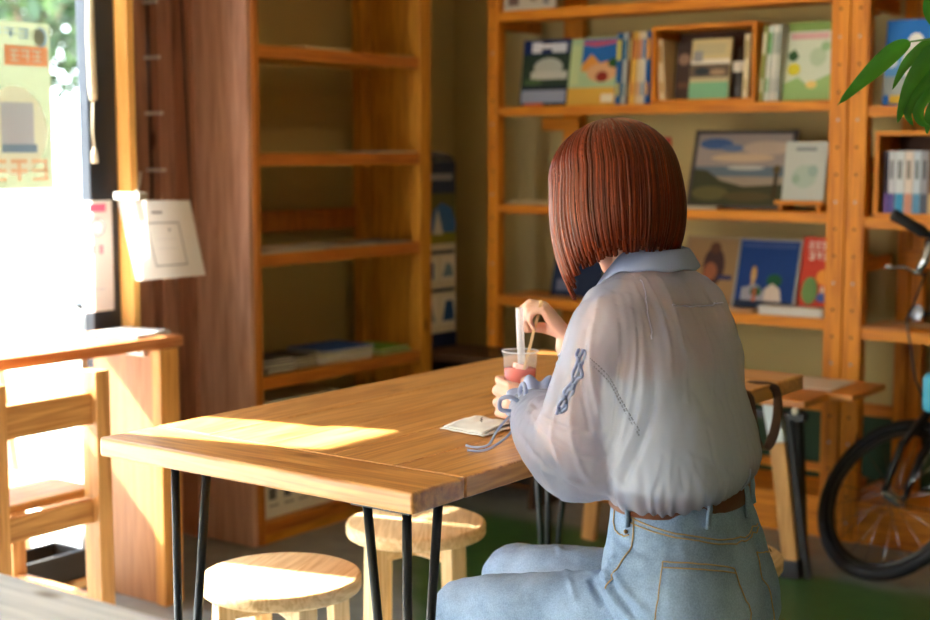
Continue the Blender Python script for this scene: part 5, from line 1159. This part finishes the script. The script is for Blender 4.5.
# seams: dropped shoulder seam with dark stitching, centre yoke
def bst(pts, r, mat, name): 
    o = stitch(pts, r, mat, name, blouse, BB, .0008); return o
SM = [face(BB, q, .0006)[0]+OFF for q in catmull(SEAMP, 8)]
for dz in (0, -.007):
    m = MB()
    for i in range(0, len(SM)-1): m.tube([SM[i]+V((0,0,dz)), SM[i]*.35+SM[i+1]*.65+V((0,0,dz))], .0011, plain((120, 126, 140), .8), 6)
    for fc in []: pass
    build('sleeve_seam', m, blouse, OFF)
bst([(-1.055,1.86,1.0),(-1.03,1.83,.965),(-1.01,1.815,.93)], .0012, shs, 'yoke_seam'); bst([(-1.0,1.86,.98),(-.98,1.93,.975),(-.985,2.02,.975)], .0012, shs, 'yoke_seam')
for yy, zz in ((1.93,.70),): bst([(-.90,yy,.735),(-.905,yy,.715),(-.915,yy,.695)], .0012, shs, 'hem_seam')
# collar
m = MB(); nb = V((-1.094,1.956,1.022)); cr = []
for e_, z_, tilt in ((.060,.0,0), (.056,.014,0), (.053,.026,0), (.057,.031,0), (.063,.028,0), (.073,.012,0), (.080,.0,0), (.077,-.002,0)):
    ring = []
    for i in range(56):
        a = 2*math.pi*i/56; c_, s_ = math.cos(a), math.sin(a)     # s_>0 : front
        fr = max(0, s_); dip = .045*fr**1.5; ext = (.012*fr if e_ > .06 else 0)
        ring.append(nb+RD*((e_+.002)*c_)+FD*((e_+ext)*s_)+V((0,0,z_-dip*(1 if e_ < .06 else 1.3)+.0015*math.sin(a*9)*(e_ > .06))))
    cr.append(ring)
m.loft(cr, shs, caps=False); col = PT.part('collar', m, label='folded pale blue collar'); md = col.modifiers.new('s', 'SOLIDIFY'); md.thickness = .0016; md2 = col.modifiers.new('b', 'SUBSURF'); md2.levels = 1; md2.render_levels = 1
# cuffs: gathered frills and ribbons tied at the wrist
def frill(c0, ax, r0, r1, ln, waves, name):
    ax = V(ax).normalized(); x_ = ax.orthogonal().normalized(); y_ = ax.cross(x_); rings = []
    for j in range(9):
        u = j/8; ring = []
        for i in range(96):
            a = 2*math.pi*i/96; r = r0+(r1-r0)*u**1.3+(.001+.0065*u)*math.sin(a*waves+1.2*math.sin(2*a))
            ring.append(V(c0)+ax*(ln*u+.004*u*math.sin(a*waves*.5))+x_*(r*math.cos(a))+y_*(r*math.sin(a)))
        rings.append(ring)
    m = MB(); m.loft(rings, shs, caps=False); o = PT.part(name, m); md = o.modifiers.new('s', 'SOLIDIFY'); md.thickness = .0012; return o
dirL = (WL-V((-1.245,1.90,.772))).normalized(); frill(V((-1.308,1.972,.770)), (-.55,.80,.12), .033, .048, .040, 9, 'cuff_frill')
frill(V((-1.312,2.135,.832)), (-.75,.25,.45), .027, .037, .032, 9, 'cuff_frill')
def band(c0, ax, r, name):
    ax = V(ax).normalized(); x_ = ax.orthogonal().normalized(); y_ = ax.cross(x_); m = MB()
    m.tube([V(c0)+x_*(r*math.cos(2*math.pi*i/32))+y_*(r*math.sin(2*math.pi*i/32)) for i in range(32)], .005, shs, 10, closed=True); return PT.part(name, m)
band((-1.308,1.970,.770), (-.55,.80,.12), .030, 'cuff_band'); band((-1.310,2.135,.832), (-.75,.25,.45), .031, 'cuff_band')
def ribbon(pts, w, name='cuff_ribbon'):
    path = catmull(pts, 6); m = MB(); rings = []
    for i, p in enumerate(path):
        t_ = (path[min(i+1, len(path)-1)]-path[max(i-1, 0)]).normalized(); s_ = t_.cross(V((.594,-.804,.25))).normalized(); n_ = t_.cross(s_)
        rings.append([p+s_*w+n_*.0009, p-s_*w+n_*.0009, p-s_*w-n_*.0009, p+s_*w-n_*.0009])
    m.loft(rings, shs); return PT.part(name, m)
k0 = V((-1.283,1.898,.790))
ribbon([k0, k0+V((-.012,-.018,.018)), k0+V((-.030,-.024,.014)), k0+V((-.034,-.018,-.004)), k0+V((-.015,-.006,-.006)), k0], .0035)
ribbon([k0, k0+V((.006,-.006,.026)), k0+V((-.006,.004,.038)), k0+V((-.018,.012,.022)), k0], .0035)
ribbon([k0, k0+V((-.014,-.022,-.012)), k0+V((-.028,-.036,-.034)), k0+V((-.042,-.040,-.058)), k0+V((-.070,-.036,-.067)), k0+V((-.095,-.030,-.0675))], .0019)
ribbon([k0, k0+V((-.002,-.016,-.016)), k0+V((-.008,-.034,-.040)), k0+V((-.030,-.050,-.060)), k0+V((-.050,-.056,-.067)), k0+V((-.070,-.060,-.0675))], .0019)
rch = RCHP
RP = [face(BB, q, .003)[0]+OFF for q in catmull(rch, 8)]
for k_, sd in enumerate((-.0045, .0, .0045)):
    ribbon([q+V((sd+.0025*math.sin(i*2.1+k_*2), sd*.4, .002*math.cos(i*1.7+k_))) for i, q in enumerate(RP)][::2], .0026, 'sleeve_ruching')
k1 = V((-1.285,2.045,.835))
ribbon([k1, k1+V((.004,-.006,-.02)), k1+V((.010,-.012,-.045)), k1+V((.006,-.014,-.066))], .0038)
ribbon([k1, k1+V((.016,.0,-.012)), k1+V((.026,-.004,-.034)), k1+V((.022,-.006,-.052))], .0038)
ribbon([k1, k1+V((.012,.006,.012)), k1+V((.020,.004,-.006)), k1+V((.008,-.002,-.012)), k1], .0035)

# ------------------------------------------------------------------ drink, straw, stirrer, napkin
t = Thing('drinking_glass', 'clear tumbler of pink iced drink held in both hands', 'glass', tuple(cupc))
clear = sheer('clear_tumbler', (244, 246, 250), .90)
m = MB(); m.lathe([(0,.0006),(.0245,.0006),(.026,.002),(.0300,.122),(.0318,.126),(.0322,.1275),(.0312,.128),(.0288,.122),(.0249,.006),(0,.005)], clear, 48); t.part('tumbler', m, local=True)
m = MB(); pk, ntp, bp_ = newmat('pink_drink'); bp_.inputs['Base Color'].default_value = lin((240, 116, 106)); bp_.inputs['Roughness'].default_value = .15; bp_.inputs['Subsurface Weight'].default_value = .5; bp_.inputs['Subsurface Radius'].default_value = (1,.4,.3); bp_.inputs['Subsurface Scale'].default_value = .02
m.lathe([(0,.0062),(.0245,.0062),(.0278,.096),(0,.098)], pk, 40); dr = t.part('drink', m, local=True)
m = MB(); m.tube([(.0318*math.cos(a*math.pi/24), .0318*math.sin(a*math.pi/24), .127) for a in range(48)], .0011, sheer('tumbler_rim', (244, 246, 250), .35), 8, closed=True); t.part('rim', m, local=True)
rnd = random.Random(4); ice = plain((250, 196, 186), .1, noise_amt=.05)
for k in range(7):
    a = rnd.random()*6.28; r = .006+rnd.random()*.009; m = MB(); m.M = Matrix.Translation((r*math.cos(a), r*math.sin(a), .096+.004*rnd.random())) @ Euler((rnd.random()*3, rnd.random()*3, rnd.random()*3)).to_matrix().to_4x4(); m.box((-.006,-.006,-.006), (.006,.006,.006), ice, .0015); t.part('ice', m, dr, local=True)
strawm = sheer('frosted_plastic', (236, 240, 244), .35)
m = MB(); a, b2 = cupc+V((.006,.004,.008)), V((-1.424,2.088,.925)); m.tube([a, b2], .0066, strawm, 20); bmesh.ops.delete(m.bm, geom=[f for f in m.bm.faces if len(f.verts) > 4], context='FACES')
single('straw', m, 'wide frosted plastic straw standing in the pink drink', 'straw')
m = MB(); m.M = Matrix.Identity(4); a, b2 = V((-1.414,2.088,.815)), V((-1.394,2.112,.934)); m.beam(a, b2, .0050, .002, palewood('Z'), up=(.6,-.8,0)); m.ball(b2, .0042, palewood('Z'), 12, (1,.5,1.2))
single('stirrer', m, 'thin pale wooden stirrer pinched between her fingertips', 'stirrer')
t = Thing('paper_napkin', 'folded white paper wrapper lying on the table before her cuff', 'napkin', (-1.44,1.99,.7205))
def sheetmesh(quad, z0, fn, mat, n=14):
    a, b2, c_, d_ = [V((*q, z0)) for q in quad]; m = MB(); g = [[None]*(n+1) for _ in range(n+1)]
    for i in range(n+1):
        for j in range(n+1):
            u, v = i/n, j/n; p = (a*(1-u)+b2*u)*(1-v)+(d_*(1-u)+c_*u)*v; p.z += fn(u, v); g[i][j] = m.v(p)
    for i in range(n):
        for j in range(n): m.f([g[i][j], g[i+1][j], g[i+1][j+1], g[i][j+1]], mat, True)
    return m
pw = paper((238, 236, 232))
m = sheetmesh([(-1.50,1.958),(-1.395,1.940),(-1.40,2.06),(-1.505,2.075)], .7208, lambda u, v: .002+.003*abs(noise.noise(V((u*3, v*3, 1))))+.001*u, pw); o = t.part('lower_fold', m); o.modifiers.new('s', 'SOLIDIFY').thickness = .0012
m = sheetmesh([(-1.498,1.966),(-1.405,1.952),(-1.41,2.07),(-1.51,2.08)], .7245, lambda u, v: .001+.005*math.sin(v*3.1)*(.4+.6*u)+.003*noise.noise(V((u*4, v*4, 5))), pw); o = t.part('upper_fold', m); o.modifiers.new('s', 'SOLIDIFY').thickness = .0010
m = MB(); gm = plain((120, 122, 126), .8)
for (x_, y_) in ((-1.44,2.0), (-1.43,1.985)): m.tube([(x_,y_,.7375), (x_-.008,y_+.006,.738), (x_-.012,y_+.016,.7378)], .0012, gm, 6, flat=.4)
t.part('printed_mark', m)

# ------------------------------------------------------------------ light
sun = bpy.data.lights.new('sun', 'SUN'); so = bpy.data.objects.new('sun', sun); C.objects.link(so)
el = R(40); d = V((.966*math.cos(el), .259*math.cos(el), -math.sin(el)))
so.rotation_euler = d.to_track_quat('-Z', 'Y').to_euler(); so.location = (-6, 0, 6)
sun.energy = 44; sun.angle = R(.8); sun.color = (1.0, .93, .80)
w = bpy.data.worlds.new('sky'); bpy.context.scene.world = w; w.use_nodes = True
N = w.node_tree.nodes; L = w.node_tree.links; bg = N['Background']
tc = N.new('ShaderNodeTexCoord'); sp_ = N.new('ShaderNodeSeparateXYZ'); L.new(tc.outputs['Generated'], sp_.inputs[0])
rp = N.new('ShaderNodeValToRGB'); e = rp.color_ramp.elements; e[0].position = .45; e[0].color = (.70, .74, .80, 1); e[1].position = .8; e[1].color = (.62, .78, 1.0, 1)
mr = N.new('ShaderNodeMapRange'); mr.inputs[1].default_value = -1; L.new(sp_.outputs[2], mr.inputs[0]); L.new(mr.outputs[0], rp.inputs[0]); L.new(rp.outputs[0], bg.inputs[0])
bg.inputs['Strength'].default_value = 10
# warm pendant added above the frame to light the right bookcase
t = Thing('added_warm_lamp', 'added unseen warm pendant lighting the right bookcase', 'lamp', (-1.9, 3.3, 2.1))
bulb, nt_, b_ = newmat('warm_bulb'); b_.inputs['Emission Color'].default_value = (1, .62, .28, 1); b_.inputs['Emission Strength'].default_value = 60
m = MB(); m.tube([(-1.9,3.3,2.75),(-1.9,3.3,2.27)], .004, blkm, 6); t.part('cable', m)
m = MB(); m.lathe([(.02,.27-.1),(.03,.16),(.12,.06),(.14,.0),(.137,.0),(.117,.058),(.028,.157)], blkm, 32, c=(-1.9,3.3,2.1)); t.part('lamp_shade', m)
m = MB(); m.ball((-1.9,3.3,2.14), .045, bulb, 20); t.part('bulb', m)
sc = bpy.context.scene
sc.view_settings.view_transform = 'Standard'; sc.view_settings.look = 'None'; sc.view_settings.gamma = 1; sc.view_settings.exposure = .35; sc.view_settings.use_curve_mapping = False
